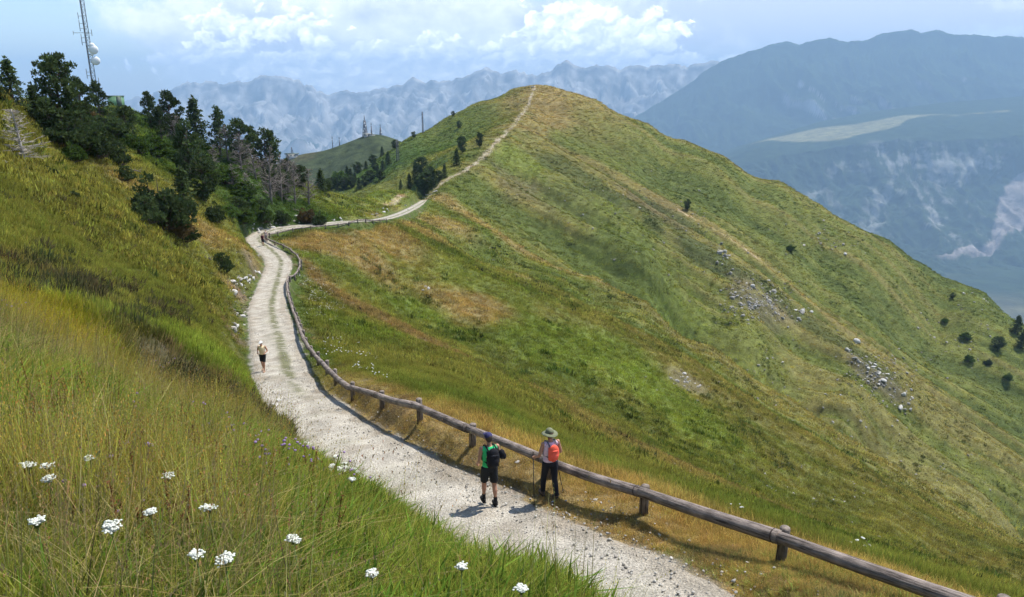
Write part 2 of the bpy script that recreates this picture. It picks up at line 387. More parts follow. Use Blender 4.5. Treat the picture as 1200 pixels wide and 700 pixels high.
def spots():
    for a in [(500, 355, 9, LUSH, .9), (430, 310, 7, LUSH, .8), (640, 400, 10, LUSH, .8), (720, 420, 14, LUSH, .9), (560, 330, 10, LUSH, .6), (820, 500, 10, LUSH, .8), (770, 460, 10, LUSH, .7), (420, 380, 5, LUSH, .5),
              (545, 355, 7, DRY, .9), (400, 285, 9, DRY, .9), (440, 275, 9, DRY, .8), (350, 285, 5, DRY, .9), (500, 255, 12, DRY, .8), (480, 262, 10, DRY, .8), (640, 235, 22, LIN(.105, .085, .05), .6), (760, 245, 16, LIN(.09, .075, .045), .6),
              (650, 120, 40, DRY, .6), (700, 160, 30, OLIVE, .5), (700, 250, 30, GREEN, .7), (750, 310, 25, GREEN, .8), (860, 400, 25, LUSH, .5), (610, 190, 14, LUSH, .7), (900, 300, 12, OLIVE, .5),
              (480, 180, 40, SHRUBG, .8), (420, 205, 30, SHRUBG, .9), (540, 150, 25, GREEN, .7), (500, 205, 15, SHRUBG, .8),
              (300, 215, 14, SHRUBG, 1.), (340, 235, 12, SHRUBG, 1.), (250, 190, 14, SHRUBG, 1.), (220, 165, 14, SHRUBG, 1.), (130, 150, 12, SHRUBG, .9), (170, 175, 10, LUSH, .7), (260, 225, 10, SHRUBG, .8), (380, 240, 8, GREEN, .8), (450, 235, 12, LUSH, .5), (180, 130, 14, SHRUBG, .9),
              (40, 372, 1.6, LIN(.13, .135, .016), .9), (120, 388, 1.8, LIN(.12, .13, .016), .9), (220, 410, 3, LUSH, .9), (280, 430, 3, LUSH, .8),
              (80, 220, 8, OLIVE, .9), (30, 150, 9, OLIVE, .9), (150, 230, 8, OLIVE, .8), (90, 345, 1.6, LIN(.085, .075, .03), .6), (50, 322, 1.6, LIN(.08, .07, .03), .6),
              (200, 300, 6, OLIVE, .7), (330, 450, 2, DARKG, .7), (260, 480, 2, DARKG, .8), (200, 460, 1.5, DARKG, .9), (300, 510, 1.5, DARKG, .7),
              (650, 470, 8, DRY, .5), (760, 530, 8, DRY, .6), (700, 520, 6, OLIVE, .7), (500, 430, 7, OLIVE, .6)]:
        spot(*a)
def ground_colour(x, y, z):
    n = fbm(x/7, y/7, 101, 4); n2 = fbm(x/26, y/26, 111, 3); n3 = fbm(x/1.6, y/1.6, 121, 3)
    r = np.sqrt(x*x+y*y)
    t = smooth(-.5, .5, n*.7+n2*.6)[:, None]
    c = GREEN*(1-t)+OLIVE*t
    far = (smooth(180, 300, r)*.6)[:, None]; c = c*(1-far)+(GREEN*.5+OLIVE*.5)*far
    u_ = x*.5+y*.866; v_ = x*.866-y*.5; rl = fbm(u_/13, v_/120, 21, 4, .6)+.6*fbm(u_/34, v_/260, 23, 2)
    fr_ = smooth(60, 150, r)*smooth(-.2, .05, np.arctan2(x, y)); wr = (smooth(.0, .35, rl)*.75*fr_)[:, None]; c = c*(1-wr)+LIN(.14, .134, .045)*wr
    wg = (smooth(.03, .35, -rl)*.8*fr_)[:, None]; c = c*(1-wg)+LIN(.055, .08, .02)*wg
    for (sx, sy, R, col, s) in SPOTS:
        d = np.sqrt((x-sx)**2+(y-sy)**2)/R
        m = d < 2.2
        if m.any():
            w = (s*(1-smooth(.5, 1.3, d[m]+n[m]*.35)))[:, None]; c[m] = c[m]*(1-w)+col*w
    def line(A, wd, col, s):
        nonlocal c
        m = np.nonzero((x > A[:, 0].min()-wd*3) & (x < A[:, 0].max()+wd*3) & (y > A[:, 1].min()-wd*3) & (y < A[:, 1].max()+wd*3))[0]
        if not len(m): return
        d, _, _ = near_poly(x[m], y[m], A)
        w = (s*(1-smooth(.3, 1.2, d/wd+n[m]*.5)))[:, None]; c[m] = c[m]*(1-w)+col*w
    BR = LIN(.155, .122, .055)
    line(L1, 4.5, BR*.9, .85); line(L3, 6, DRY, .6); line(L4, 5, DRY, .5); line(LT, 3.5, DRY, .8)
    line(lw([(606, 147, 352), (650, 130, 400), (640, 110, 440)]), 14, DRY, .6)
    line(lw([(512, 236, 228), (560, 268, 214), (610, 300, 205), (700, 345, 195)]), 7, DRY, .5)
    line(L_SHADE4, 13, LIN(.050, .068, .020), .75); line(L_SHADE3, 9, LIN(.052, .076, .018), .75); line(LP, .9, LIN(.34, .29, .20), .9)
    rb = np.array(RAILB+RAILB2)
    line(rb[:8]+np.array([.8, .6, 0]), 2.2, STRAW, .6)
    line(KN, .9, LIN(.38, .31, .22), .9)
    # tussock mottling
    k = (1+.30*n3+.18*n)[:, None]; c = c*np.clip(k, .5, 1.6)
    # crag: dark soil patches
    c = c*LIN(1.32, 1.20, 1.25)
    D, Z, Wd, S, I = road_info(x, y)
    e = D-Wd; m = e < 3.4
    if m.any():
        f = fbm(x[m]/.7, y[m]/.7, 131, 3)
        sh = np.where(S[m] < 0, 1-smooth(1.0, 2.0, e[m]+f*.7), 1-smooth(.0, .9, e[m]+f*.5))
        # dry shoulder near, greener further off
        nearw = 1-smooth(24, 40, r[m])
        hay = STRAW*nearw[:, None]+GREEN*(1-nearw[:, None])
        hay = hay*(1+.35*f[:, None]); g = (smooth(.1, .5, fbm(x[m]/1.9, y[m]/1.9, 151, 2)))[:, None]*.6
        hay = hay*(1-g)+EARTH*.8*g
        w = (sh*.95)[:, None]; c[m] = c[m]*(1-w)+hay*w
        gr = (1-smooth(-.15, .2, e[m]+f*.25))[:, None]; c[m] = c[m]*(1-gr)+LIN(.36, .33, .28)*gr
    # hill path
    mm = np.nonzero((y > 225) & (y < 470) & (np.abs(x) < 60))[0]
    if len(mm):
        d, _, _ = near_poly(x[mm], y[mm], PATHa); nn = fbm(x[mm]/3, y[mm]/3, 141, 2)
        w = (.9*(1-smooth(.5, 1.1, d+nn*.7)))[:, None]; c[mm] = c[mm]*(1-w)+LIN(.42, .36, .29)*w
        w = (.25*(1-smooth(1, 4, d+nn*2)))[:, None]; c[mm] = c[mm]*(1-w)+DRY*w
    return np.clip(c, .01, .9)
spots()
BARE = []
for px_, py_, R_ in [(205, 444, .9), (225, 455, .8), (248, 474, .9), (246, 490, .8), (268, 472, .9), (290, 492, 1.0), (318, 500, 1.0), (345, 520, .8), (283, 345, 1.7), (277, 368, 1.4), (298, 322, 1.6), (272, 392, 1.0), (885, 352, 9), (870, 330, 6), (910, 362, 7), (1020, 432, 7), (1040, 448, 6), (1004, 418, 5), (805, 447, 4)]:
    q_ = cast(px_, py_, 4)
    if q_ is not None: BARE.append((q_[0], q_[1], R_)); SPOTS.append((q_[0], q_[1], R_*1.1, EARTH*.45+DARKG*.5, .75))
for a_ in [(283, 350, 2.2, EARTH, .7), (274, 395, 1.6, EARTH*.8, .6), (300, 318, 2, EARTH, .6), (300, 440, 1.0, DARKG, .7), (262, 470, 1.2, EARTH*.6, .7), (330, 478, .8, EARTH*.7, .7), (885, 352, 10, LIN(.075, .08, .035), .7), (1030, 440, 9, LIN(.08, .085, .04), .6), (780, 250, 14, LIN(.06, .07, .03), .6), (820, 300, 14, LIN(.06, .075, .028), .6), (720, 300, 16, LIN(.065, .09, .022), .6)]: spot(*a_)
KN = np.array([q for q in (cast(*p, 40) for p in [(452, 241), (459, 239), (464, 235), (467, 231), (471, 229)]) if q is not None])
def grass_ground_mat():
    m, nt, out = new_mat('hillside_turf'); L = nt.links.new
    at = N(nt, 'ShaderNodeAttribute', attribute_name='Col'); geo = N(nt, 'ShaderNodeNewGeometry')
    mp = N(nt, 'ShaderNodeMapping'); mp.inputs['Scale'].default_value = (1, 1, 1); L(geo.outputs['Position'], mp.inputs[0])
    hs = []
    acc = None
    for sc_, wgt in ((.9, .5), (3.5, .6), (14., .5)):
        no = N(nt, 'ShaderNodeTexNoise'); no.inputs['Scale'].default_value = sc_; no.inputs['Detail'].default_value = 6; no.inputs['Roughness'].default_value = .65
        L(mp.outputs[0], no.inputs['Vector'])
        ma = N(nt, 'ShaderNodeMath', operation='MULTIPLY_ADD'); ma.inputs[1].default_value = wgt
        L(no.outputs[0], ma.inputs[0])
        if acc: L(acc, ma.inputs[2])
        else: ma.inputs[2].default_value = 0
        acc = ma.outputs[0]
    mr = N(nt, 'ShaderNodeMapRange'); mr.inputs[1].default_value = .55; mr.inputs[2].default_value = 1.05; mr.inputs[3].default_value = .35; mr.inputs[4].default_value = 1.75
    L(acc, mr.inputs[0])
    mx = N(nt, 'ShaderNodeMix', data_type='RGBA', blend_type='MULTIPLY'); mx.inputs[0].default_value = 1
    L(at.outputs['Color'], mx.inputs[6]); L(mr.outputs[0], mx.inputs[7])
    b = N(nt, 'ShaderNodeBsdfPrincipled'); b.inputs['Roughness'].default_value = .9; b.inputs['Specular IOR Level'].default_value = .1
    L(mx.outputs[2], b.inputs['Base Color'])
    bp = N(nt, 'ShaderNodeBump'); bp.inputs['Strength'].default_value = .9; bp.inputs['Distance'].default_value = .35
    L(acc, bp.inputs['Height']); L(bp.outputs[0], b.inputs['Normal'])
    L(b.outputs[0], out.inputs[0]); return m
M_TURF = grass_ground_mat()
def grid_faces(nr, nc, wrap=False):
    i = np.arange(nr-1)[:, None]*nc; j = np.arange(nc-1)[None, :]
    a = (i+j).ravel(); return np.stack([a, a+1, a+nc+1, a+nc], 1)
def build_terrain():
    th = np.concatenate([np.linspace(-math.pi, -.75, 60, endpoint=False), np.linspace(-.75, .75, 1120), np.linspace(.75, math.pi, 61)[1:]])
    r = np.concatenate([np.linspace(.0, .9, 4), np.exp(np.linspace(math.log(1.0), math.log(15), 330)), np.exp(np.linspace(math.log(15), math.log(130), 330))[1:], np.exp(np.linspace(math.log(130), math.log(640), 480))[1:], [760]])
    R, T = np.meshgrid(r, th, indexing='ij')
    X = R*np.sin(T); Y = R*np.cos(T); Z = ground(X, Y)
    Z[-1] -= 150
    V = np.stack([X.ravel(), Y.ravel(), Z.ravel()], 1)
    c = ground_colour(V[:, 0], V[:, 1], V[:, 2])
    o = link('ground', mesh_np('ground', V, grid_faces(len(r), len(th)), None, M_TURF, True, c)); tag(o, kind='structure'); return o
TERR = build_terrain()

# ------------------------------------------------------------------ gravel road
def road_mat():
    m, nt, out = new_mat('pale_gravel'); L = nt.links.new
    geo = N(nt, 'ShaderNodeNewGeometry'); at = N(nt, 'ShaderNodeAttribute', attribute_name='Col')
    n1 = N(nt, 'ShaderNodeTexNoise'); n1.inputs['Scale'].default_value = 16; n1.inputs['Detail'].default_value = 8; n1.inputs['Roughness'].default_value = .75
    vo = N(nt, 'ShaderNodeTexVoronoi'); vo.inputs['Scale'].default_value = 22
    n3 = N(nt, 'ShaderNodeTexNoise'); n3.inputs['Scale'].default_value = 1.3; n3.inputs['Detail'].default_value = 5
    for n in (n1, vo, n3): L(geo.outputs['Position'], n.inputs['Vector'])
    mr = N(nt, 'ShaderNodeMapRange'); mr.inputs[1].default_value = .3; mr.inputs[2].default_value = .7; mr.inputs[3].default_value = .42; mr.inputs[4].default_value = 1.38
    L(n1.outputs[0], mr.inputs[0])
    mr3 = N(nt, 'ShaderNodeMapRange'); mr3.inputs[1].default_value = .3; mr3.inputs[2].default_value = .7; mr3.inputs[3].default_value = .8; mr3.inputs[4].default_value = 1.15
    L(n3.outputs[0], mr3.inputs[0])
    m1 = N(nt, 'ShaderNodeMath', operation='MULTIPLY'); L(mr.outputs[0], m1.inputs[0]); L(mr3.outputs[0], m1.inputs[1])
    mx = N(nt, 'ShaderNodeMix', data_type='RGBA', blend_type='MULTIPLY'); mx.inputs[0].default_value = 1
    L(at.outputs['Color'], mx.inputs[6]); L(m1.outputs[0], mx.inputs[7])
    b = N(nt, 'ShaderNodeBsdfPrincipled'); b.inputs['Roughness'].default_value = .9; b.inputs['Specular IOR Level'].default_value = .15
    L(mx.outputs[2], b.inputs['Base Color'])
    ad = N(nt, 'ShaderNodeMath', operation='ADD'); L(vo.outputs['Distance'], ad.inputs[0]); L(n1.outputs[0], ad.inputs[1])
    bp = N(nt, 'ShaderNodeBump'); bp.inputs['Strength'].default_value = .8; bp.inputs['Distance'].default_value = .04
    L(ad.outputs[0], bp.inputs['Height']); L(bp.outputs[0], b.inputs['Normal']); L(b.outputs[0], out.inputs[0]); return m
def road_frame():
    A = RCa; T = np.gradient(A[:, :2], axis=0); T /= np.linalg.norm(T, axis=1)[:, None]
    return A, T
def build_road():
    C = []; 
    A = np.array([tuple(p) for p in resample([tuple(q) for q in RCa[::6]], .16)])
    D, Z, Wd, S, I = road_info(A[:, 0], A[:, 1])
    T = np.gradient(A[:, :2], axis=0); T /= np.linalg.norm(T, axis=1)[:, None]; Nn = np.stack([T[:, 1], -T[:, 0]], 1)
    ncol = 25; us = np.linspace(-1, 1, ncol)
    V = []; cols = []
    L = np.arange(len(A))*.16
    eL = Wd*(1+.10*fbm(L/1.7, L*0+3, 201, 4)+.05*fbm(L/.4, L*0, 203, 2)); eR = Wd*(1+.14*fbm(L/2.2, L*0+9, 205, 4)+.06*fbm(L/.4, L*0+4, 207, 2))
    X = np.zeros((len(A), ncol)); Y = X.copy(); Zz = X.copy(); U = X.copy()
    for j, u in enumerate(us):
        off = np.where(u < 0, u*eL, u*eR)
        X[:, j] = A[:, 0]+Nn[:, 0]*off; Y[:, j] = A[:, 1]+Nn[:, 1]*off; U[:, j] = off
    DD, ZZ, _, _, _ = road_info(X.ravel(), Y.ravel())
    au = np.abs(U)
    rut = -.035*np.exp(-((au-.85)/.35)**2)+.02*np.exp(-(au/.4)**2)
    Zz = ZZ.reshape(X.shape)-.012+rut+fbm(X/.7, Y/.7, 211, 3)*.018
    edge = np.abs(us)[None, :]*np.ones_like(X)
    Zz -= smooth(.86, 1, edge)*.055
    base = LIN(.45, .41, .34)
    n = fbm(X/1.3, Y/1.3, 221, 4); n2 = fbm(X/.35, Y/.35, 223, 3)
    far = smooth(24, 34, Y)
    strip = 1.2*np.exp(-((U-.32-.1*n)/.26)**2)*far*smooth(-.5, .1, n+.3)
    strip *= smooth(-.45, .15, n2+.1)
    strip += .35*np.exp(-(U/.5)**2)*smooth(.0, .5, n)
    c = base*(1+.16*n[..., None]+.12*n2[..., None])
    dirt = np.clip(smooth(.5, 1., edge+n*.5)*.6+.45*smooth(.15, .5, fbm(X/.9+5, Y/.9, 225, 4)), 0, .8)[..., None]
    c = c*(1-dirt)+LIN(.27, .225, .165)*dirt
    s = np.clip(strip, 0, .85)[..., None]; c = c*(1-s)+LIN(.11, .115, .04)*s
    V = np.stack([X.ravel(), Y.ravel(), Zz.ravel()], 1)
    o = link('road', mesh_np('road', V, grid_faces(len(A), ncol), None, road_mat(), True, np.clip(c.reshape(-1, 3), .02, .8))); tag(o, kind='structure')
build_road()
# ------------------------------------------------------------------ far mountains and the valley floor
def far_mat(name, bscale, bd, rock=(.30, .29, .27)):
    m, nt, out = new_mat(name); L = nt.links.new
    at = N(nt, 'ShaderNodeAttribute', attribute_name='Col'); geo = N(nt, 'ShaderNodeNewGeometry')
    no = N(nt, 'ShaderNodeTexNoise'); no.inputs['Scale'].default_value = bscale; no.inputs['Detail'].default_value = 7; no.inputs['Roughness'].default_value = .65
    L(geo.outputs['Position'], no.inputs['Vector'])
    mr = N(nt, 'ShaderNodeMapRange'); mr.inputs[1].default_value = .35; mr.inputs[2].default_value = .65; mr.inputs[3].default_value = .6; mr.inputs[4].default_value = 1.4
    L(no.outputs[0], mr.inputs[0])
    mx = N(nt, 'ShaderNodeMix', data_type='RGBA', blend_type='MULTIPLY'); mx.inputs[0].default_value = 1
    L(at.outputs['Color'], mx.inputs[6]); L(mr.outputs[0], mx.inputs[7])
    b = N(nt, 'ShaderNodeBsdfDiffuse'); L(mx.outputs[2], b.inputs['Color'])
    bp = N(nt, 'ShaderNodeBump'); bp.inputs['Strength'].default_value = .9; bp.inputs['Distance'].default_value = bd
    L(no.outputs[0], bp.inputs['Height']); L(bp.outputs[0], b.inputs['Normal']); L(b.outputs[0], out.inputs[0]); return m
BASEZ = -1300.0; HTOP = 960.0
ROCK = LIN(.42, .40, .37); FOREST = LIN(.030, .046, .022); MEADOW = LIN(.17, .16, .08); SCREE = LIN(.27, .23, .205)
def make_range(name, prof, D, front, back, amp, freq, seed, expo=.8, rocky=.5, nr=170, nc=700, floor=BASEZ-40, mat=None, tree=0.0, prog=1.0):
    px = np.linspace(prof[0][0], prof[-1][0], nc); py = np.interp(px, [p[0] for p in prof], [p[1] for p in prof])
    py = py+fbm(px/11, px*0+seed, seed, 5, .7)*(7 if rocky > .5 else 2.6)
    C = np.array([P(a, b, D) for a, b in zip(px, py)])
    vs = np.concatenate([np.linspace(-1, 0, nr), np.linspace(0, 1, 40)[1:]])
    Vv = vs[:, None]; yy = D+np.where(Vv < 0, Vv*front, Vv*back)+0*px[None]
    xx = C[None, :, 0]*(yy/D)
    av = np.abs(Vv); zz = C[None, :, 2]+(floor-C[None, :, 2])*av**expo
    env = smooth(0, .12, av)*(1-smooth(.8, 1, av)*.7)
    rn = ridged(xx/freq+fbm(yy/freq/1.3, xx/freq/2, seed+9, 2)*.9, yy/freq/3.2, seed, 6, .58)
    dz = (rn-.62)*amp*2.1*env+fbm(xx/(freq*.22), yy/(freq*.3), seed+5, 4)*amp*.28*smooth(0, .05, av)
    zz = zz+dz
    V = np.stack([xx.ravel(), yy.ravel(), zz.ravel()], 1)
    h = (zz-floor)/(C[None, :, 2]-floor)
    gz = np.gradient(zz, axis=0)/(np.gradient(yy, axis=0)+1e-6)
    gx = np.gradient(zz, axis=1)/(np.gradient(xx, axis=1)+1e-6); steep = np.sqrt(gz**2+gx**2)
    t = smooth(.42, .62, rocky*h*1.3+.28*(steep-.7)+.35*fbm(xx/freq*3, yy/freq, seed+3, 4)+.1)[..., None]
    c = FOREST*(1-t)+ROCK*.78*(.8+.9*fbm(xx/freq*6, zz/freq*4, seed+4, 5))[..., None]*t
    o = link(name, mesh_np(name, V, grid_faces(len(vs), nc), None, mat, True, np.clip(c.reshape(-1, 3), .01, .9))); tag(o, kind='structure'); return o
M_FAR = far_mat('limestone_and_forest', .004, 40)
REAR = [(-420, 110), (60, 118), (150, 116), (190, 106), (215, 99), (240, 96), (262, 100), (285, 95), (309, 90), (332, 91), (345, 94), (360, 102), (382, 109), (405, 107), (451, 106), (470, 98), (483, 92), (497, 98), (511, 95), (538, 91), (555, 84), (568, 80), (580, 82), (593, 87), (605, 80), (622, 85), (639, 86), (650, 78), (662, 71), (676, 76), (690, 79), (699, 76), (713, 80), (727, 80), (740, 76), (759, 79), (775, 77), (791, 73), (805, 77), (823, 72), (850, 74), (1000, 80), (1700, 90)]
make_range('mountain_range', REAR, 14000, 5200, 2500, 430, 620, 41, .60, .80, mat=M_FAR)
NEARL = [(-420, 150), (60, 130), (120, 122), (165, 112), (200, 120), (260, 128), (300, 100), (322, 92), (350, 104), (380, 120), (420, 135), (470, 150), (560, 165), (700, 185), (900, 215)]
MID = [(560, 205), (640, 182), (700, 157), (735, 141), (770, 122), (800, 103), (825, 84), (846, 71), (880, 60), (903, 53), (920, 49), (937, 53), (955, 48), (971, 45), (994, 49), (1011, 49), (1034, 39), (1052, 37), (1069, 34), (1080, 39), (1097, 35), (1120, 41), (1143, 40), (1166, 45), (1177, 41), (1200, 45), (1300, 50), (1700, 60)]
make_range('mountain_range', MID, 11200, 3800, 2300, 400, 1500, 61, .72, -.12, mat=M_FAR)
# plateau mountain with the cliffs and the scree
def massif():
    Ls = [  # (Y, [(px,py)...])
        (11800, [(560, 330), (700, 300), (1000, 270), (1700, 260)]),
        (8600, [(560, 290), (760, 205), (845, 178), (870, 170), (900, 161), (960, 143), (1020, 131), (1060, 126), (1100, 121), (1150, 117), (1200, 113), (1700, 80)]),
        (7900, [(560, 300), (760, 214), (845, 184), (885, 167), (960, 153), (1000, 148), (1060, 137), (1120, 133), (1200, 129), (1700, 100)]),
        (7300, [(560, 310), (760, 225), (845, 190), (890, 172), (960, 166), (1010, 158), (1080, 148), (1200, 146), (1700, 120)]),
        (7000, [(560, 330), (760, 240), (845, 200), (900, 186), (960, 176), (1010, 168), (1100, 164), (1200, 160), (1700, 150)]),
        (6780, [(560, 350), (760, 262), (845, 225), (900, 215), (960, 222), (1010, 218), (1100, 216), (1200, 212), (1700, 210)]),
        (6300, [(560, 370), (760, 290), (845, 255), (960, 258), (1100, 262), (1200, 265), (1700, 270)]),
        (5000, [(560, 400), (760, 350), (960, 335), (1100, 340), (1200, 350), (1700, 420)])]
    nc = 620; px = np.linspace(560, 1700, nc)
    rows = []; key = []
    for i in range(len(Ls)-1):
        Y0, l0 = Ls[i]; Y1, l1 = Ls[i+1]
        p0 = np.interp(px, *zip(*l0)); p1 = np.interp(px, *zip(*l1)); n = (8, 14, 14, 8, 50, 50, 90)[i]
        for k in range(n):
            t = k/n; rows.append((p0+(p1-p0)*t, Y0+(Y1-Y0)*t, i+t))
    rows.append((p1, Y1, len(Ls)-1.))
    V = []; QY = []
    for (p, Y, key_) in rows:
        a = (px-600)/F; b = (350-p)/F; k = Y/(CP+b*SP)
        V.append(np.stack([a*k, np.full(nc, float(Y)), (-SP+b*CP)*k], 1)); QY.append((p, np.full(nc, key_)))
    V = np.array(V); PY = np.array([q[0] for q in QY]); K = np.array([q[1] for q in QY]); PX = np.broadcast_to(px, PY.shape)
    x, y, z = V[..., 0], V[..., 1], V[..., 2]
    e = smooth(3.6, 4.6, K)
    V[..., 2] += e*((ridged(x/520+fbm(y/400, x/900, 4, 2)*.6, y/1500, 71, 6, .6)-.6)*330+fbm(x/120, y/120, 72, 4)*45)*(1-smooth(6.5, 7, K)*.5)
    V[..., 1] += e*(fbm(x/170, z/260, 73, 4)*90)
    V[..., 2] += (1-e)*fbm(x/600, y/300, 74, 3)*12*smooth(1.2, 2, K)
    c = np.broadcast_to(FOREST, V.shape).copy()
    def put(w, col): 
        nonlocal c
        w = np.clip(w, 0, 1)[..., None]; c = c*(1-w)+col*w
    n = fbm(x/260, z/130, 75, 5); n2 = .6*fbm(x/30, z/300, 76, 4)+.6*fbm(x/130, z/38, 78, 4); nf = fbm(x/500, y/160, 77, 4)
    # meadow on the plateau
    top = np.interp(px, [880, 900, 960, 1000, 1060, 1120, 1180, 1190], [170, 163, 150, 148, 136, 134, 129, 131])
    bot = np.interp(px, [880, 900, 960, 990, 1010, 1040, 1070, 1090, 1120, 1180, 1190], [171, 166, 166, 164, 157, 152, 139, 136, 136, 131.5, 131])
    mw = smooth(-.8, .8, PY-top+nf*2)*smooth(-.8, .8, bot-PY+nf*2.5)*(K > 1.05)*(PX > 880)*(PX < 1190)
    put(mw*.9, MEADOW*1.15)
    # cliff band, broken
    win = lambda a, b, s=8: smooth(a-s, a+s, PX)*(1-smooth(b-s, b+s, PX))
    winy = lambda a, b, s=6: smooth(a-s, a+s, PY)*(1-smooth(b-s, b+s, PY))
    cl = winy(167, 205)*win(1015, 1180)*smooth(-.02, .28, n2*.9+n*.4+.05)
    cl2 = winy(205, 252)*win(1015, 1110)*smooth(.05, .3, n2+n*.4)
    cl3 = winy(180, 300)*win(940, 1120)*smooth(.22, .42, n2*.9+n*.5)
    put(cl*.5, ROCK*.8); put(cl2*.38, ROCK*.7); put(cl3*.3, ROCK*.7)
    for (ax, ay, bx, by, wd) in [(1020, 270, 1045, 212, 4), (990, 190, 975, 205, 5), (1010, 285, 1035, 262, 5), (940, 240, 960, 225, 5), (1120, 215, 1150, 180, 5)]:
        t = np.clip(((PX-ax)*(bx-ax)+(PY-ay)*(by-ay))/((bx-ax)**2+(by-ay)**2), 0, 1); d = np.hypot(PX-ax-t*(bx-ax), PY-ay-t*(by-ay))
        put((1-smooth(wd*.4, wd*1.3, d+n2*wd*1.5))*.32, ROCK)
    # scree fan
    le = np.interp(PY, [195, 210, 225, 240, 260, 275, 285, 295, 305], [1215, 1192, 1178, 1172, 1168, 1160, 1148, 1125, 1100])
    lo = np.interp(PX, [1090, 1120, 1160, 1180, 1200, 1300], [312, 303, 292, 283, 268, 250])
    sc_ = smooth(-2, 3, PX-le+n2*4)*smooth(-2, 3, lo-PY+n*4)*(PY > 200)
    put(sc_*.9, SCREE*(1.0+.5*n2[..., None]+.3*n[..., None]))
    put((smooth(.25, .5, n2+n*.5))*winy(235, 330)*win(1080, 1230)*.35, ROCK)
    o = link('plateau_mountain', mesh_np('plateau_mountain', V.reshape(-1, 3), grid_faces(len(rows), nc)[:, ::-1], None, far_mat('forested_cliffs', .012, 14), True, np.clip(c.reshape(-1, 3), .01, .9))); tag(o, kind='structure')
massif()
# valley floor out to the horizon
def valley():
    nx = 120; x = np.linspace(-25500, 25500, nx); y = np.linspace(-1400, 26000, nx); X, Y = np.meshgrid(x, y, indexing='ij')
    Z = np.full(X.shape, BASEZ)+0*X; n = fbm(X/900, Y/900, 81, 4)[..., None]
    t = smooth(.2, .5, n); c = FOREST*(1-t)+MEADOW*.6*t
    o = link('valley_floor', mesh_np('valley_floor', np.stack([X.ravel(), Y.ravel(), Z.ravel()], 1), grid_faces(nx, nx), None, M_FAR, True, c.reshape(-1, 3))); tag(o, kind='structure')
valley()
# the grey green hill with the transmitters
def tower_hill():
    prof = [(250, 240), (300, 205), (335, 187), (352, 181), (380, 177), (400, 170), (418, 163), (430, 158), (440, 157), (455, 160), (475, 168), (500, 180), (560, 215), (640, 260)]
    D = 900.; nc = 200; px = np.linspace(250, 640, nc); py = np.interp(px, *zip(*prof)); py = np.convolve(np.pad(py, 4, 'edge'), np.ones(9)/9, 'valid')
    C = np.array([P(a, b, D) for a, b in zip(px, py)]); vs = np.concatenate([np.linspace(-1, 0, 90), np.linspace(0, 1, 20)[1:]])[:, None]
    yy = D+np.where(vs < 0, vs*340, vs*300)+0*px[None]; xx = C[None, :, 0]*(yy/D); av = np.abs(vs)
    zz = C[None, :, 2]-np.where(vs < 0, 150, 260)*(av**1.5*.75+av*.25)+fbm(xx/60, yy/90, 91, 4)*7*smooth(0, .1, av)
    n = fbm(xx/40, yy/60, 92, 4)[..., None]; t = smooth(-.2, .3, n); c = LIN(.050, .062, .028)*(1-t)+LIN(.075, .072, .036)*t
    n2 = smooth(.1, .4, fbm(xx/12, yy/12, 94, 3))[..., None]; c = c*(1-n2*.5)+LIN(.04, .05, .02)*n2*.5
    o = link('far_hill', mesh_np('far_hill', np.stack([xx.ravel(), yy.ravel(), zz.ravel()], 1), grid_faces(len(vs), nc), None, far_mat('far_turf', .08, 2), True, c.reshape(-1, 3))); tag(o, kind='structure')
    return lambda p: tuple(np.array([np.interp(p, px, C[:, 0]), D, np.interp(p, px, C[:, 2])]))
HILLTOP = tower_hill()
# ------------------------------------------------------------------ grass and other ground cover
def leaf_mat(name, trans=.45, rough=.6, var=.0):
    m, nt, out = new_mat(name); L = nt.links.new
    at = N(nt, 'ShaderNodeAttribute', attribute_name='icol', attribute_type='INSTANCER'); av = N(nt, 'ShaderNodeAttribute', attribute_name='Col')
    mx = N(nt, 'ShaderNodeMix', data_type='RGBA', blend_type='MULTIPLY'); mx.inputs[0].default_value = 1
    L(at.outputs['Color'], mx.inputs[6]); L(av.outputs['Color'], mx.inputs[7])
    d = N(nt, 'ShaderNodeBsdfDiffuse'); t = N(nt, 'ShaderNodeBsdfTranslucent'); ms = N(nt, 'ShaderNodeMixShader'); ms.inputs[0].default_value = trans
    L(mx.outputs[2], d.inputs[0]); L(mx.outputs[2], t.inputs[0]); L(d.outputs[0], ms.inputs[1]); L(t.outputs[0], ms.inputs[2]); L(ms.outputs[0], out.inputs[0]); return m
M_BLADE = leaf_mat('grass_blade')
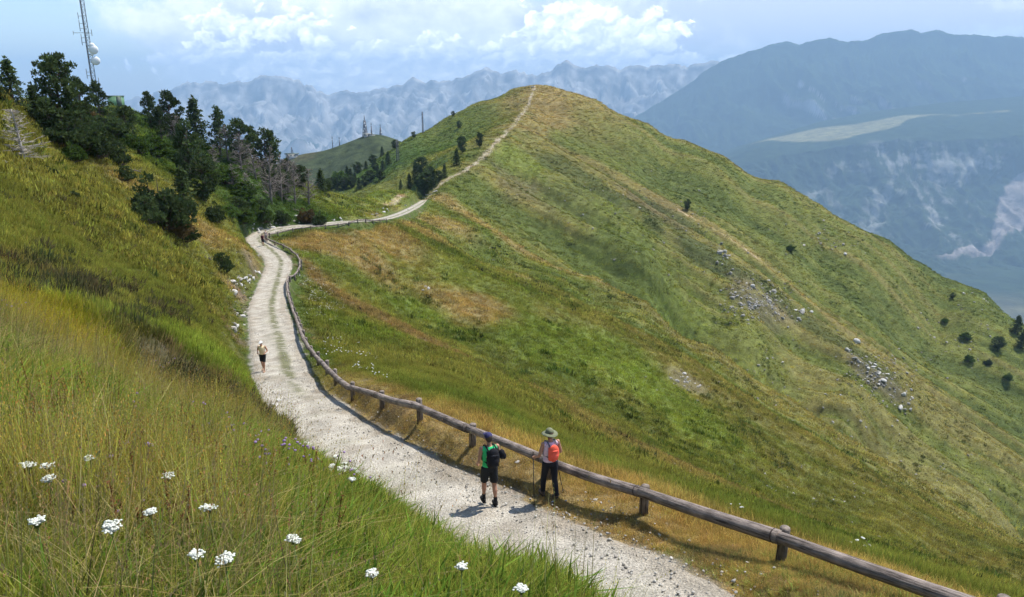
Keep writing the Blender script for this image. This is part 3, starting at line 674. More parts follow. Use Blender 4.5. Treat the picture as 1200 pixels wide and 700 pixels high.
def blade_clump(n, spread, h0, h1, w, lean=.5, tipc=(1.12, 1.08, 1.0), rootc=(.55, .6, .55), seeds=0, segs=3, seedc=(1.6, 1.2, 1.1)):
    mb = MB(); R = random
    for i in range(n):
        a = R.random()*6.283; rr = spread*math.sqrt(R.random()); x0, y0 = rr*math.cos(a), rr*math.sin(a)
        h = R.uniform(h0, h1); la = R.random()*6.283; ln = R.random()**1.3*lean*h; ww = w*R.uniform(.6, 1.3)
        ta = la+1.57+R.uniform(-.5, .5); tx, ty = math.cos(ta)*ww, math.sin(ta)*ww; v = R.uniform(.75, 1.25)
        o = len(mb.V)
        for k in range(segs+1):
            t = k/segs; q = t*t; px, py, pz = x0+math.cos(la)*ln*q, y0+math.sin(la)*ln*q, h*(t-.25*q*ln/h*1.2)
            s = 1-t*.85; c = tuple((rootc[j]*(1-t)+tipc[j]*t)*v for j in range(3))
            if k == segs: mb.V.append((px, py, pz)); mb.C.append(c)
            else: mb.V += [(px-tx*s, py-ty*s, pz), (px+tx*s, py+ty*s, pz)]; mb.C += [c, c]
        for k in range(segs-1): mb.Q.append((o+2*k, o+2*k+1, o+2*k+3, o+2*k+2))
        mb.T.append((o+2*segs-2, o+2*segs-1, o+2*segs))
        if i < seeds:
            # seed head at the tip
            c = tuple(q*R.uniform(.8, 1.2) for q in seedc); n_ = 7
            dx, dy = math.cos(la)*ln, math.sin(la)*ln; L_ = h*.22
            for k in range(n_):
                t = k/n_; pz = pz0 = h*.78+L_*t; bx = x0+dx*(.78+.25*t)**2; by = y0+dy*(.78+.25*t)**2; aa = R.random()*6.28; s = w*2.6*(1-t*.6)
                o = len(mb.V); mb.V += [(bx, by, pz), (bx+math.cos(aa)*s, by+math.sin(aa)*s, pz+s*1.6), (bx-math.sin(aa)*s*.5, by+math.cos(aa)*s*.5, pz+s*2.4)]; mb.C += [c]*3; mb.T.append((o, o+1, o+2))
    return mb
def scatter(name, protos, pos, rot, scl, col, idx, kind='stuff'):
    """one object: instances of the given meshes on real ground points"""
    coll = []
    for i, me in enumerate(protos):
        o = bpy.data.objects.new(name+'_clump', me); coll.append(o)
    me = bpy.data.meshes.new(name); me.vertices.add(len(pos)); me.vertices.foreach_set('co', np.asarray(pos, np.float32).ravel())
    a = me.attributes.new('rot', 'FLOAT_VECTOR', 'POINT'); a.data.foreach_set('vector', np.asarray(rot, np.float32).ravel())
    a = me.attributes.new('scl', 'FLOAT_VECTOR', 'POINT'); a.data.foreach_set('vector', np.asarray(scl, np.float32).ravel())
    a = me.attributes.new('idx', 'INT', 'POINT'); a.data.foreach_set('value', np.asarray(idx, np.int32))
    a = me.attributes.new('icol', 'FLOAT_COLOR', 'POINT'); c = np.ones((len(pos), 4), np.float32); c[:, :3] = col; a.data.foreach_set('color', c.ravel())
    ob = link(name, me)
    ng = bpy.data.node_groups.new(name+'_scatter', 'GeometryNodeTree'); ng.interface.new_socket('Geometry', in_out='INPUT', socket_type='NodeSocketGeometry'); ng.interface.new_socket('Geometry', in_out='OUTPUT', socket_type='NodeSocketGeometry')
    gi = ng.nodes.new('NodeGroupInput'); go = ng.nodes.new('NodeGroupOutput'); L = ng.links.new
    def named(nm, typ):
        n = ng.nodes.new('GeometryNodeInputNamedAttribute'); n.data_type = typ; n.inputs[0].default_value = nm; return n.outputs[0]
    gti = ng.nodes.new('GeometryNodeGeometryToInstance')
    for o in reversed(coll):
        oi = ng.nodes.new('GeometryNodeObjectInfo'); oi.inputs['Object'].default_value = o; oi.inputs['As Instance'].default_value = False; oi.transform_space = 'ORIGINAL'
        L(oi.outputs['Geometry'], gti.inputs[0])
    ip = ng.nodes.new('GeometryNodeInstanceOnPoints'); L(gi.outputs[0], ip.inputs['Points']); L(gti.outputs[0], ip.inputs['Instance'])
    ip.inputs['Pick Instance'].default_value = True; L(named('idx', 'INT'), ip.inputs['Instance Index']); L(named('rot', 'FLOAT_VECTOR'), ip.inputs['Rotation']); L(named('scl', 'FLOAT_VECTOR'), ip.inputs['Scale'])
    L(ip.outputs[0], go.inputs[0])
    md = ob.modifiers.new('scatter', 'NODES'); md.node_group = ng
    tag(ob, kind=kind); return ob
def sample_polar(n, r0, r1, a0=-42, a1=42, pw=1.0):
    """points inside the wedge, density falling with distance (pw=2: even in area)"""
    u = RNG.random(n); 
    if pw == 0: r = r0*(r1/r0)**u
    else: r = (r0**pw+(r1**pw-r0**pw)*u)**(1/pw)
    th = np.radians(RNG.uniform(a0, a1, n)); return r*np.sin(th), r*np.cos(th)
def slope_of(x, y, d=.4):
    gx = (ground(x+d, y)-ground(x-d, y))/(2*d); gy = (ground(x, y+d)-ground(x, y-d))/(2*d); return gx, gy
def visible(x, y, z, marg=.6):
    """drop points with no chance to be seen (hidden far behind a brow), keeps a margin"""
    k = np.ones(len(x), bool)
    for f in (.93, .86, .77, .66, .55, .42, .3):
        g = ground(x*f, y*f); k &= g < z*f+marg+.012*y
    return k
def put_grass(name, protos, x, y, s0, s1, tint=(1, 1, 1), edge=0.15, jit=.32, hs=(.7, 1.3), mask=None, leanout=.35, colf=None, chk=True):
    D, Z, Wd, S, I = road_info(x, y)
    k = D-Wd > edge
    if mask is not None: k &= mask(x, y, D, Wd, S)
    if name not in ('low_scrub', 'track_grass'):
        for bx, by, bR in BARE:
            w_ = np.nonzero((np.abs(x-bx) < bR*1.4) & (np.abs(y-by) < bR*1.4))[0]
            if len(w_): k[w_] &= (np.hypot(x[w_]-bx, y[w_]-by) > bR*(.9+.4*fbm(x[w_]/bR*2, y[w_]/bR*2, 341, 2))) | (RNG.random(len(w_)) < .22)
    x, y = x[k], y[k]; z = ground(x, y)
    px = 600+F*x/(y*CP-z*SP); py = 350+F*(-z*CP-y*SP)/(y*CP-z*SP)
    k = (px > -90) & (px < 1290) & (py < 830)
    if chk: k &= visible(x, y, z)
    x, y, z = x[k], y[k], z[k]
    n = len(x); gx, gy = slope_of(x, y); D2, _, Wd2, _, _ = road_info(x, y)
    rot = np.stack([gy*leanout*RNG.uniform(.2, 1.2, n)*-1*-1*0-np.arctan(gy)*-leanout, -np.arctan(gx)*leanout, np.zeros(n)], 1)
    # lean: partly with the slope normal
    rot[:, 0] = np.arctan(gy)*leanout+RNG.normal(0, .1, n); rot[:, 1] = -np.arctan(gx)*leanout+RNG.normal(0, .1, n); rot[:, 2] = RNG.uniform(0, 6.283, n)
    # rotation order XYZ: spin is applied last, so bake spin into the tilt
    cz, sz = np.cos(rot[:, 2]), np.sin(rot[:, 2]); a, b = rot[:, 0].copy(), rot[:, 1].copy(); rot[:, 0] = a*cz+b*sz; rot[:, 1] = -a*sz+b*cz
    rot[:, 2] = rot[:, 2]*1.0
    s = RNG.uniform(s0, s1, n)*np.clip((D2[:n]-Wd2[:n])/2.2, .45, 1); scl = np.stack([s, s, s*RNG.uniform(hs[0], hs[1], n)], 1)
    c = ground_colour(x, y, z) if colf is None else colf(x, y, z)
    c = c*np.array(tint)*(1+RNG.normal(0, jit, (n, 1))*.8)*(1+RNG.normal(0, .06, (n, 3)))
    o = scatter(name, protos, np.stack([x, y, z-.01], 1), rot, scl, np.clip(c, .01, .8), RNG.integers(0, len(protos), n)); print(name, n); return o
random.seed(3)
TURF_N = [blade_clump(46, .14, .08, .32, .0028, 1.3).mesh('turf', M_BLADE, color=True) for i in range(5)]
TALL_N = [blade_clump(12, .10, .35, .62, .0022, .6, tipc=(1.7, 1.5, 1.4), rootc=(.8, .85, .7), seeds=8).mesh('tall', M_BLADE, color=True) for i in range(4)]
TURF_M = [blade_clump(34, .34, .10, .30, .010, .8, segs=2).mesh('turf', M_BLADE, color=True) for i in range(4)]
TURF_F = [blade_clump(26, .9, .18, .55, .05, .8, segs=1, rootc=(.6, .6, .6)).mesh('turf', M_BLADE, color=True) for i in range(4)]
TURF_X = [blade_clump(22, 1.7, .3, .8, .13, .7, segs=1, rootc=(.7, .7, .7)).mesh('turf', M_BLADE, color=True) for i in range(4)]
def foreg(x, y, D, Wd, S): return (S > 0) & ((D-Wd > 3.2) | (RNG.random(len(x)) < .06))
def right(x, y, D, Wd, S): return S < 0
bright = (2.15, 2.0, 1.5)
nf = lambda x, y: fbm(x/1.8, y/1.8, 303, 3)
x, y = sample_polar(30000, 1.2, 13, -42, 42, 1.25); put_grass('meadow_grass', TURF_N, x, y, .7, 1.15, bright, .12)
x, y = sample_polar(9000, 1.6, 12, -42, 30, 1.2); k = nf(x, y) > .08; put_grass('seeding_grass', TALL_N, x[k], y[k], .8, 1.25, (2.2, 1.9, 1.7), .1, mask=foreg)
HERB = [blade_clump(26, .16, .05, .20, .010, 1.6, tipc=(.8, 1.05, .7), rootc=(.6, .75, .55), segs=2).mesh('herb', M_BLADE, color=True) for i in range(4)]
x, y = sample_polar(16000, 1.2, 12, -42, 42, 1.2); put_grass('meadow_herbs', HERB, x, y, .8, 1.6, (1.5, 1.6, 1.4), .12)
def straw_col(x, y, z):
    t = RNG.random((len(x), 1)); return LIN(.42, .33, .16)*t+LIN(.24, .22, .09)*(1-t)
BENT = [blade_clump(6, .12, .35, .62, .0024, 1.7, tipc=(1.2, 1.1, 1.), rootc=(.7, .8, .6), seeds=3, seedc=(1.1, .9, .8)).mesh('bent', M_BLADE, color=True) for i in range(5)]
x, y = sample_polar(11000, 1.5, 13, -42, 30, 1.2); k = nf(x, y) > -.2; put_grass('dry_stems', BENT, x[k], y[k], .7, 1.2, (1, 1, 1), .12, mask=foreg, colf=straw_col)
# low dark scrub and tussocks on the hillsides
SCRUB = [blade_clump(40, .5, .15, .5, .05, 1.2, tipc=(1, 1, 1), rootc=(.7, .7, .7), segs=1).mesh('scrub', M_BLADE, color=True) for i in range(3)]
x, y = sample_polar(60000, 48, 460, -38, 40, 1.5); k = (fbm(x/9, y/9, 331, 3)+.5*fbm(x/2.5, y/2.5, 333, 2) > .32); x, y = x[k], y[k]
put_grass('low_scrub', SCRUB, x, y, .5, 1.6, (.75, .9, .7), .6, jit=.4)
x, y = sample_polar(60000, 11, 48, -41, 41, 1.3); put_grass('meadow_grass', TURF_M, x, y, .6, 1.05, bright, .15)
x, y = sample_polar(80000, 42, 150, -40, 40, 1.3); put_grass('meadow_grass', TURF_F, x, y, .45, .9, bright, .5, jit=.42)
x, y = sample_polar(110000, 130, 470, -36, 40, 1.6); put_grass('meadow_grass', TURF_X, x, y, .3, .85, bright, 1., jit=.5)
# trampled hay between road and rail
HAY = [blade_clump(30, .2, .03, .12, .004, 2.2, segs=2, tipc=(1.3, 1.2, 1.1), rootc=(.8, .75, .7)).mesh('hay', M_BLADE, color=True) for i in range(4)]
x, y = sample_polar(90000, 6, 40, -30, 42, 1.4)
def shoulder(x, y, D, Wd, S): return (S < 0) & (D-Wd < 2.2) & (fbm(x/.5, y/.5, 307, 2) > -.25)
put_grass('dry_hay', HAY, x, y, .7, 1.3, (1.7, 1.6, 1.4), -.25, mask=shoulder)
# sparse tufts on the road itself, and the green strip between the wheel tracks
x, y = sample_polar(160000, 7, 100, -34, 30, 1.2); D, Z, Wd, S, I = road_info(x, y)
k = (D < Wd-.1) & (((np.abs(-S*D-.32) < .26) & (y > 24) & (fbm(x/.8, y/.8, 311, 3) > -.3)) | ((D < .9) & (y <= 30) & (fbm(x/1.3, y/1.3, 312, 3) > .30)) | ((D > Wd-.6) & (fbm(x/.6, y/.6, 313, 3) > .05)))
x, y = x[k], y[k]; LOW = [blade_clump(26, .12, .02, .09, .006, 1.2, segs=1).mesh('low', M_BLADE, color=True) for i in range(3)]
def cstrip(x, y, z):
    t = RNG.random((len(x), 1)); return GREEN*t+STRAW*.8*(1-t)
put_grass('track_grass', LOW, x, y, .7, 1.4, (1, 1, 1), -5, colf=cstrip)
def local_pts(spots_):
    xs = []
    for (cx, cy, jx, jy, n) in spots_:
        for _ in range(n):
            q = cast(random.gauss(cx, jx*.6), random.gauss(cy, jy*.6), 4, 200, 500)
            if q is not None: xs.append(q)
    q = np.array(xs); return q[:, 0], q[:, 1]
SCR2 = [blade_clump(60, .22, .05, .22, .016, 1.3, tipc=(1, 1, 1), rootc=(.7, .65, .6), segs=1).mesh('scrub', M_BLADE, color=True) for i in range(3)]
def scrubc(x, y, z):
    t = RNG.random((len(x), 1)); return LIN(.065, .09, .03)*t+LIN(.12, .09, .05)*(1-t)
x, y = local_pts([(110, 340, 50, 12, 150), (40, 312, 40, 16, 90), (190, 368, 55, 12, 150), (60, 335, 50, 8, 60), (200, 455, 40, 12, 110), (270, 480, 40, 16, 110), (330, 500, 14, 20, 60), (285, 350, 14, 30, 70), (60, 235, 60, 10, 50), (130, 275, 60, 20, 60)])
put_grass('low_scrub', SCR2, x, y, .8, 1.9, (1, 1, 1), .1, colf=scrubc)
# ------------------------------------------------------------------ gravel and loose stones
def stone(seed, n=2, rough=.35):
    bm = bmesh.new(); bmesh.ops.create_icosphere(bm, subdivisions=n, radius=1)
    r = random.Random(seed); o = [r.uniform(0, 100) for _ in range(3)]
    pl = [(Vector((r.gauss(0, 1), r.gauss(0, 1), r.gauss(0, 1))).normalized(), r.uniform(.45, .85)) for _ in range(9)]
    for v in bm.verts:
        p = v.co.copy()
        for nrm, d in pl:
            q = p.dot(nrm)
            if q > d: p -= nrm*(q-d)
        v.co = p*(1+.05*r.uniform(-1, 1))
    V = [tuple(v.co) for v in bm.verts]; T = [tuple(v.index for v in f.verts) for f in bm.faces]; bm.free(); return V, T
def stone_mat():
    m, nt, out = new_mat('pale_limestone'); L = nt.links.new
    at = N(nt, 'ShaderNodeAttribute', attribute_name='icol', attribute_type='INSTANCER')
    geo = N(nt, 'ShaderNodeNewGeometry'); no = N(nt, 'ShaderNodeTexNoise'); no.inputs['Scale'].default_value = 6; no.inputs['Detail'].default_value = 5; L(geo.outputs['Position'], no.inputs['Vector'])
    mr = N(nt, 'ShaderNodeMapRange'); mr.inputs[1].default_value = .3; mr.inputs[2].default_value = .7; mr.inputs[3].default_value = .65; mr.inputs[4].default_value = 1.25; L(no.outputs[0], mr.inputs[0])
    mx = N(nt, 'ShaderNodeMix', data_type='RGBA', blend_type='MULTIPLY'); mx.inputs[0].default_value = 1; L(at.outputs['Color'], mx.inputs[6]); L(mr.outputs[0], mx.inputs[7])
    b = N(nt, 'ShaderNodeBsdfDiffuse'); L(mx.outputs[2], b.inputs[0]); L(b.outputs[0], out.inputs[0]); return m
M_STONEI = stone_mat()
M_STONE = simple('limestone', (.46, .44, .40), .9, .35, 3.0, .6)
M_STONED = simple('weathered_limestone', (.30, .28, .245), .9, .4, 4.0, .6)
STONES = [mesh_np('stone', *[stone(i)[0]], None, stone(i)[1], M_STONEI, False) for i in range(6)]
STONE_DENS = .4
def put_stones(name, x, y, s0, s1, c0, c1, sink=.3, pw=2.5):
    z = ground(x, y); n = len(x); s = s0+(s1-s0)*RNG.random(n)**pw
    scl = np.stack([s, s*RNG.uniform(.6, 1, n), s*RNG.uniform(.45, .9, n)], 1); rot = np.stack([RNG.normal(0, .3, n), RNG.normal(0, .3, n), RNG.uniform(0, 6.28, n)], 1)
    t = RNG.random((n, 1)); c = np.array(c0)*t+np.array(c1)*(1-t)
    scatter(name, STONES, np.stack([x, y, z+.04+s*(.5-sink)], 1) if name == 'road_gravel' else np.stack([x, y, z+s*(.4-sink)], 1), rot, scl, c, RNG.integers(0, 6, n)); print(name, n)
x, y = sample_polar(150000, 7, 60, -32, 34, 1.0); D, Z, Wd, S, I = road_info(x, y); k = (D < Wd+.15+RNG.exponential(.25, len(x))) & (S*D < Wd)
x, y = x[k], y[k]; k = RNG.random(len(x)) < .5; put_stones('road_gravel', x[k], y[k], .007, .042, (.44, .42, .375), (.29, .265, .23), .2, 5)
# ------------------------------------------------------------------ trees
M_NEEDLE = []
def needle_mat(name, col):
    m, nt, out = new_mat(name); L = nt.links.new
    oi = N(nt, 'ShaderNodeObjectInfo'); av = N(nt, 'ShaderNodeAttribute', attribute_name='Col')
    mr = N(nt, 'ShaderNodeMapRange'); mr.inputs[3].default_value = .75; mr.inputs[4].default_value = 1.3; L(oi.outputs['Random'], mr.inputs[0])
    a = N(nt, 'ShaderNodeMix', data_type='RGBA', blend_type='MULTIPLY'); a.inputs[0].default_value = 1; a.inputs[6].default_value = (*col, 1); L(av.outputs['Color'], a.inputs[7])
    b = N(nt, 'ShaderNodeMix', data_type='RGBA', blend_type='MULTIPLY'); b.inputs[0].default_value = 1; L(a.outputs[2], b.inputs[6]); L(mr.outputs[0], b.inputs[7])
    d = N(nt, 'ShaderNodeBsdfDiffuse'); t = N(nt, 'ShaderNodeBsdfTranslucent'); ms = N(nt, 'ShaderNodeMixShader'); ms.inputs[0].default_value = .32
    L(b.outputs[2], d.inputs[0]); L(b.outputs[2], t.inputs[0]); L(d.outputs[0], ms.inputs[1]); L(t.outputs[0], ms.inputs[2]); L(ms.outputs[0], out.inputs[0]); return m
M_PINE = needle_mat('pine_needles', (.062, .088, .032)); M_BUSH = needle_mat('shrub_leaves', (.075, .12, .025)); M_BROWN = needle_mat('dry_needles', (.12, .085, .035))
M_BARK = simple('bark', (.10, .075, .055), .9, .4, 8, .4); M_DEADW = simple('bleached_wood', (.20, .17, .145), .9, .35, 10, .3)
def puff(mb, c, r, n, s, up=.35):
    R = random
    for _ in range(n):
        d = Vector((R.gauss(0, 1), R.gauss(0, 1), R.gauss(0, .8))).normalized()*r*R.random()**.45
        p = Vector(c)+Vector((d.x, d.y, d.z*.65)); a = (d.normalized()+Vector((0, 0, up))+Vector((R.uniform(-.6, .6), R.uniform(-.6, .6), R.uniform(-.5, .5)))).normalized()
        b = a.orthogonal(); b.rotate(Matrix.Rotation(R.random()*6.28, 3, a)); L = s*R.uniform(.7, 1.4); w = L*.38
        v = R.uniform(.6, 1.4); g = R.uniform(.9, 1.1)
        mb.add([p-b*w, p+b*w, p+a*L], (), [(0, 1, 2)], (v, v*g, v))
def limb(mb, a, b, r, n=4, sag=.0):
    a, b = Vector(a), Vector(b); m = a.lerp(b, .5)+Vector((0, 0, sag)); mb.tube([a, m, b], [r, r*.7, r*.3], n, False)
def make_pine(kind, seed):
    R = random; R.seed(seed); T = MB(); C = MB(); H = 1.0
    bend = Vector((R.uniform(-.05, .05), R.uniform(-.05, .05), 0))
    tp = lambda t: Vector((bend.x*math.sin(t*2.5), bend.y*math.sin(t*2), t*H*.96))
    T.tube([tp(k/8)-Vector((0, 0, .06 if k == 0 else 0)) for k in range(9)], [.030*(1-k/8*.85) for k in range(9)], 7)
    if kind == 'spruce':
        for k in range(56):
            t = .06+.92*(k/56)**.95; rr = .24*(1-t)**.8*R.uniform(.7, 1.15)+.012; a = k*2.4+R.uniform(-.4, .4); p = tp(t)
            e = p+Vector((math.cos(a)*rr, math.sin(a)*rr, -.03-.05*(1-t)+R.uniform(-.01, .02))); limb(T, p, e, .006)
            for q in (.45, .75, 1.0): puff(C, p.lerp(e, q), .035+.02*(1-t), 13, .034, .0)
        puff(C, tp(1), .02, 10, .04, 1.5)
    elif kind == 'round':
        for k in range(70):
            t = R.uniform(.12, .98); prof = math.sin(min(1, (t-.02)/.55)*1.57)**.7 if t < .57 else math.cos((t-.57)/.43*1.45)**.8
            rr = .34*prof*R.uniform(.55, 1.12); a = R.random()*6.28; p = tp(max(.05, t-.10)); e = tp(t)+Vector((math.cos(a)*rr, math.sin(a)*rr, R.uniform(-.02, .04))); limb(T, p, e, .008, sag=-.01)
            puff(C, e, R.uniform(.05, .085), 48, .036, .5); puff(C, p.lerp(e, .6), .05, 18, .036, .4)
    elif kind == 'open':
        for k in range(46):
            t = .16+.82*R.random()**.9; rr = .27*math.sin(min(1,(t-.05)/.35)*1.57)*((1.04-t)/.7 if t > .4 else 1)**.8*R.uniform(.5, 1.25); a = R.random()*6.28; p = tp(t-.08); e = tp(t)+Vector((math.cos(a)*rr, math.sin(a)*rr, R.uniform(-.02, .05))); limb(T, p, e, .009, sag=-.012)
            puff(C, e, R.uniform(.045, .075), 46, .032, .6); puff(C, p.lerp(e, .55), .045, 14, .032, .5)
        for k in range(9):
            t = R.uniform(.12, .35); a = R.random()*6.28; p = tp(t); limb(T, p, p+Vector((math.cos(a)*.12, math.sin(a)*.12, R.uniform(-.03, .03))), .005)
    else:      # bush
        for k in range(60):
            a = R.random()*6.28; rr = .62*math.sqrt(R.random()); hh = (.85*(1-(rr/.7)**2)+.1)*R.uniform(.55, 1.1); p = Vector((math.cos(a)*rr*.3, math.sin(a)*rr*.3, 0)); e = Vector((math.cos(a)*rr, math.sin(a)*rr, hh)); limb(T, p, e, .015, sag=-.05)
            puff(C, e, .13, 42, .07, .9); puff(C, p.lerp(e, .6), .12, 18, .07, .8)
    return T, C
def make_dead(seed, upright=.9, nb=105):
    R = random; R.seed(seed); T = MB(); B = MB(); b1, b2 = R.uniform(-.12, .12), R.uniform(-.1, .1)
    tp = lambda t: Vector((b1*t*t, b2*t, t))
    T.tube([tp(k/7)-Vector((0, 0, .05 if k == 0 else 0)) for k in range(8)], [.028*(1-k/7*.8) for k in range(8)], 6)
    for k in range(nb):
        t = R.uniform(.08, .98); a = R.random()*6.28; L = (.30*(1-t)+.08)*R.uniform(.5, 1.2); d = Vector((math.cos(a), math.sin(a), R.uniform(-.15, upright))).normalized(); p = tp(t); m = p+d*L*.5+Vector((0, 0, R.uniform(-.02, .03))); e = p+d*L+Vector((0, 0, R.uniform(-.04, .05)))
        B.tube([p, m, e], [.006, .004, .0015], 3, False)
        for _ in range(4):
            q = p.lerp(e, R.uniform(.3, .95)); dd = (d+Vector((R.uniform(-.9, .9), R.uniform(-.9, .9), R.uniform(-.5, .5)))).normalized(); B.tube([q, q+dd*L*.3], [.004, .0015], 3, False)
    return T, B
PROTO = {}
for kind, ns in (('spruce', 3), ('round', 3), ('open', 3), ('bush', 4)):
    for i in range(ns):
        T, C = make_pine(kind, 100+i+len(kind)*7); PROTO.setdefault(kind, []).append((T.mesh('trunk', M_BARK), C.mesh('crown', M_BUSH if kind == 'bush' else M_PINE, False, True)))
T, C = make_pine('bush', 500); PROTO['darkbush'] = [(T.mesh('trunk', M_BARK), C.mesh('crown', M_PINE, False, True))]
T, C = make_pine('bush', 501); PROTO['darkbush'].append((T.mesh('trunk', M_BARK), C.mesh('crown', M_PINE, False, True)))
T, C = make_pine('bush', 502); PROTO['brownbush'] = [(T.mesh('trunk', M_BARK), C.mesh('crown', M_BROWN, False, True))]
for i in range(4):
    T, B = make_dead(900+i); PROTO.setdefault('dead', []).append((T.mesh('trunk', M_DEADW), B.mesh('branches', M_DEADW)))
KNAME = {'spruce': ('spruce_tree', 'conifer tree'), 'round': ('pine_tree', 'pine tree'), 'open': ('pine_tree', 'pine tree'), 'bush': ('green_shrub', 'shrub'), 'darkbush': ('pine_shrub', 'shrub'), 'brownbush': ('dry_shrub', 'shrub'), 'dead': ('dead_tree', 'dead tree')}
_cnt = {}
def tree(px, base, top, kind, label, group, wide=1.0, Y=None, off=0.0):
    if Y is None:
        q = cast(px, base, 20)
        if q is None: print('NO GROUND', px, base); return
    else:
        x = W(px, Y, 0)[0]
        for _ in range(4): z = G1(x, Y); x = W(px, Y, z)[0]
        q = (x, Y, G1(x, Y))
    x, y, z = q; dpx = to_px(x, y, z); t = y*CP-z*SP; h = max(.3, (dpx[1]-top)*t/F*1.03) if Y is not None else (base-top)*t/F*1.05
    i = _cnt.get(kind, 0); _cnt[kind] = i+1; ps = PROTO[kind]; tr, cr = ps[i % len(ps)]
    nm, cat = KNAME[kind]; e = empty(nm, (x, y, z-.03), label, cat, group, random.uniform(0, 6.28)); s = h if 'bush' not in kind else h*1.05
    e.scale = (s*wide, s*wide, s)
    link('trunk', tr, e); link('branches' if 'dead' in kind else 'crown', cr, e); return e
random.seed(21)
GL = 'pines on the left ridge'
for a in [(16, 122, 68, 'spruce', 'dark pine with pointed top at the left edge of the ridge', GL, 1.3),
          (-6, 112, 76, 'spruce', 'conifer cut by the left border of the picture', GL, 1.2),
          (75, 150, 66, 'round', 'tallest broad dark pine on the ridge left of the mast', GL, .80),
          (44, 150, 100, 'spruce', 'dark conifer between the pointed and the broad pine', GL, 1.0),
          (98, 150, 94, 'round', 'dark pine standing just left of the foot of the mast', GL, .7),
          (119, 142, 98, 'open', 'open crowned pine hiding the foot of the mast', GL, 1.0),
          (60, 165, 118, 'round', 'round pine below the broad pine', GL, .8),
          (151, 170, 125, 'round', 'dark pine right below the green hut', GL, .95),
          (178, 152, 110, 'open', 'slim open pine right of the green hut', GL, .9),
          (202, 163, 110, 'round', 'large round pine, highest between hut and the bare gap', GL, .75),
          (190, 165, 124, 'open', 'open pine leaning on the large round pine', GL, .8),
          (233, 172, 116, 'spruce', 'pointed conifer beside the large round pine', GL, 1.25),
          (223, 215, 146, 'round', 'tall dark pine on the slope below the pointed conifer', GL, .62),
          (258, 182, 128, 'open', 'open pine with bare lower trunk near the grey snags', GL, .8),
          (240, 238, 186, 'round', 'dark bushy pine at the lower edge of the wood', GL, .9),
          (283, 192, 142, 'round', 'first of the three slim skyline pines from the left', GL, .9),
          (299, 190, 150, 'open', 'middle one of the three slim skyline pines', GL, .9),
          (315, 204, 154, 'round', 'last of the three slim skyline pines', GL, .9),
          (338, 216, 184, 'open', 'small ragged pine above the grey dead trees', GL, 1.0),
          (376, 222, 196, 'spruce', 'last little conifer where the wooded ridge ends', GL, 1.3),
          (352, 222, 194, 'round', 'small round pine among the dead trees near the ridge end', GL, .9),
          (217, 248, 196, 'spruce', 'slender dark conifer rising behind the big dark pine shrub', GL, 1.2)]: tree(*a)
GS = 'pine shrubs on the left slope'
for a in [(70, 172, 132, 'darkbush', 'dark dwarf pine in the upper shrub belt, nearest the dead tree', GS, 1.1), (92, 178, 138, 'darkbush', 'dark dwarf pine in the middle of the shrub belt', GS, 1.1), (112, 186, 150, 'darkbush', 'dark dwarf pine at the lower right end of the shrub belt', GS, 1.0),
          (86, 190, 170, 'bush', 'small light green shrub at the foot of the pine shrub belt', GS, 1.0), (105, 150, 128, 'brownbush', 'brownish shrub right of the mast pines', GS, 1.0), (125, 160, 132, 'darkbush', 'dark shrub below the mast', GS, 1.1),
          (138, 194, 168, 'darkbush', 'small dark pine shrub at the edge of the tan grass', GS, .8), (190, 268, 214, 'darkbush', 'big dark pine shrub alone on the grass slope', GS, .95), (172, 262, 232, 'darkbush', 'left lobe of dwarf pine beside the big dark shrub', GS, .9),
          (206, 280, 246, 'brownbush', 'half dry brown dwarf pine below the big dark shrub', GS, .8), (214, 284, 262, 'darkbush', 'low creeping dwarf pine under the brown one', GS, 1.2), (262, 320, 298, 'darkbush', 'small shrub beside a fallen branch above the road', GS, .8),
          (160, 180, 158, 'bush', 'green shrub below the round pine near the hut', GS, 1.1), (182, 185, 160, 'bush', 'green leafy shrub in front of the large round pine', GS, 1.2), (205, 192, 168, 'bush', 'green shrub beside the tall dark slope pine', GS, 1.1), (262, 216, 196, 'bush', 'green shrub right of the tall slope pine', GS, 1.3),
          (285, 232, 214, 'bush', 'light shrub in the hollow below the snags', GS, 1.2), (250, 262, 240, 'darkbush', 'dark shrub at the corner of the wood', GS, .9), (310, 262, 246, 'bush', 'shrub above the road bend', GS, 1.2), (284, 262, 246, 'bush', 'green shrub hanging over the road bend from the left', GS, 1.4), (276, 250, 232, 'darkbush', 'dark shrub in the steep hollow above the bend', GS, 1.3), (292, 252, 236, 'bush', 'pale green shrub in the steep hollow above the bend', GS, 1.4), (268, 256, 240, 'bush', 'small green shrub at the tan grass edge above the bend', GS, 1.3), (300, 246, 230, 'darkbush', 'dark round shrub right of the steep hollow', GS, 1.3), (285, 240, 224, 'bush', 'uppermost green shrub of the steep hollow', GS, 1.4), (330, 262, 248, 'darkbush', 'dark shrub just above the pale roadside stones', GS, 1.0),
          (360, 262, 245, 'brownbush', 'brown shrub above the middle of the far road', GS, .9), (375, 264, 250, 'darkbush', 'dark shrub beside the brown one above the road', GS, .8), (398, 214, 200, 'bush', 'low shrub at the end of the wooded ridge', GS, 1.2), (146, 212, 196, 'darkbush', 'low dark shrub by the fallen grey wood', GS, 1.1),
          (58, 205, 196, 'darkbush', 'tiny dark shrub on the open slope by the dead tree', GS, 1.4), (85, 232, 224, 'darkbush', 'tiny dark shrub in the middle of the open slope', GS, 1.4), (230, 200, 176, 'darkbush', 'dark shrub under the pointed conifer', GS, 1.2), (322, 222, 196, 'darkbush', 'dark shrub behind the snags', GS, 1.1)]: tree(*a)
GD = 'grey dead trees'
T, B = make_dead(955, .5, 120)
M_PALEW = simple('pale_bleached_wood', (.36, .32, .28), .9, .3, 10, .3)
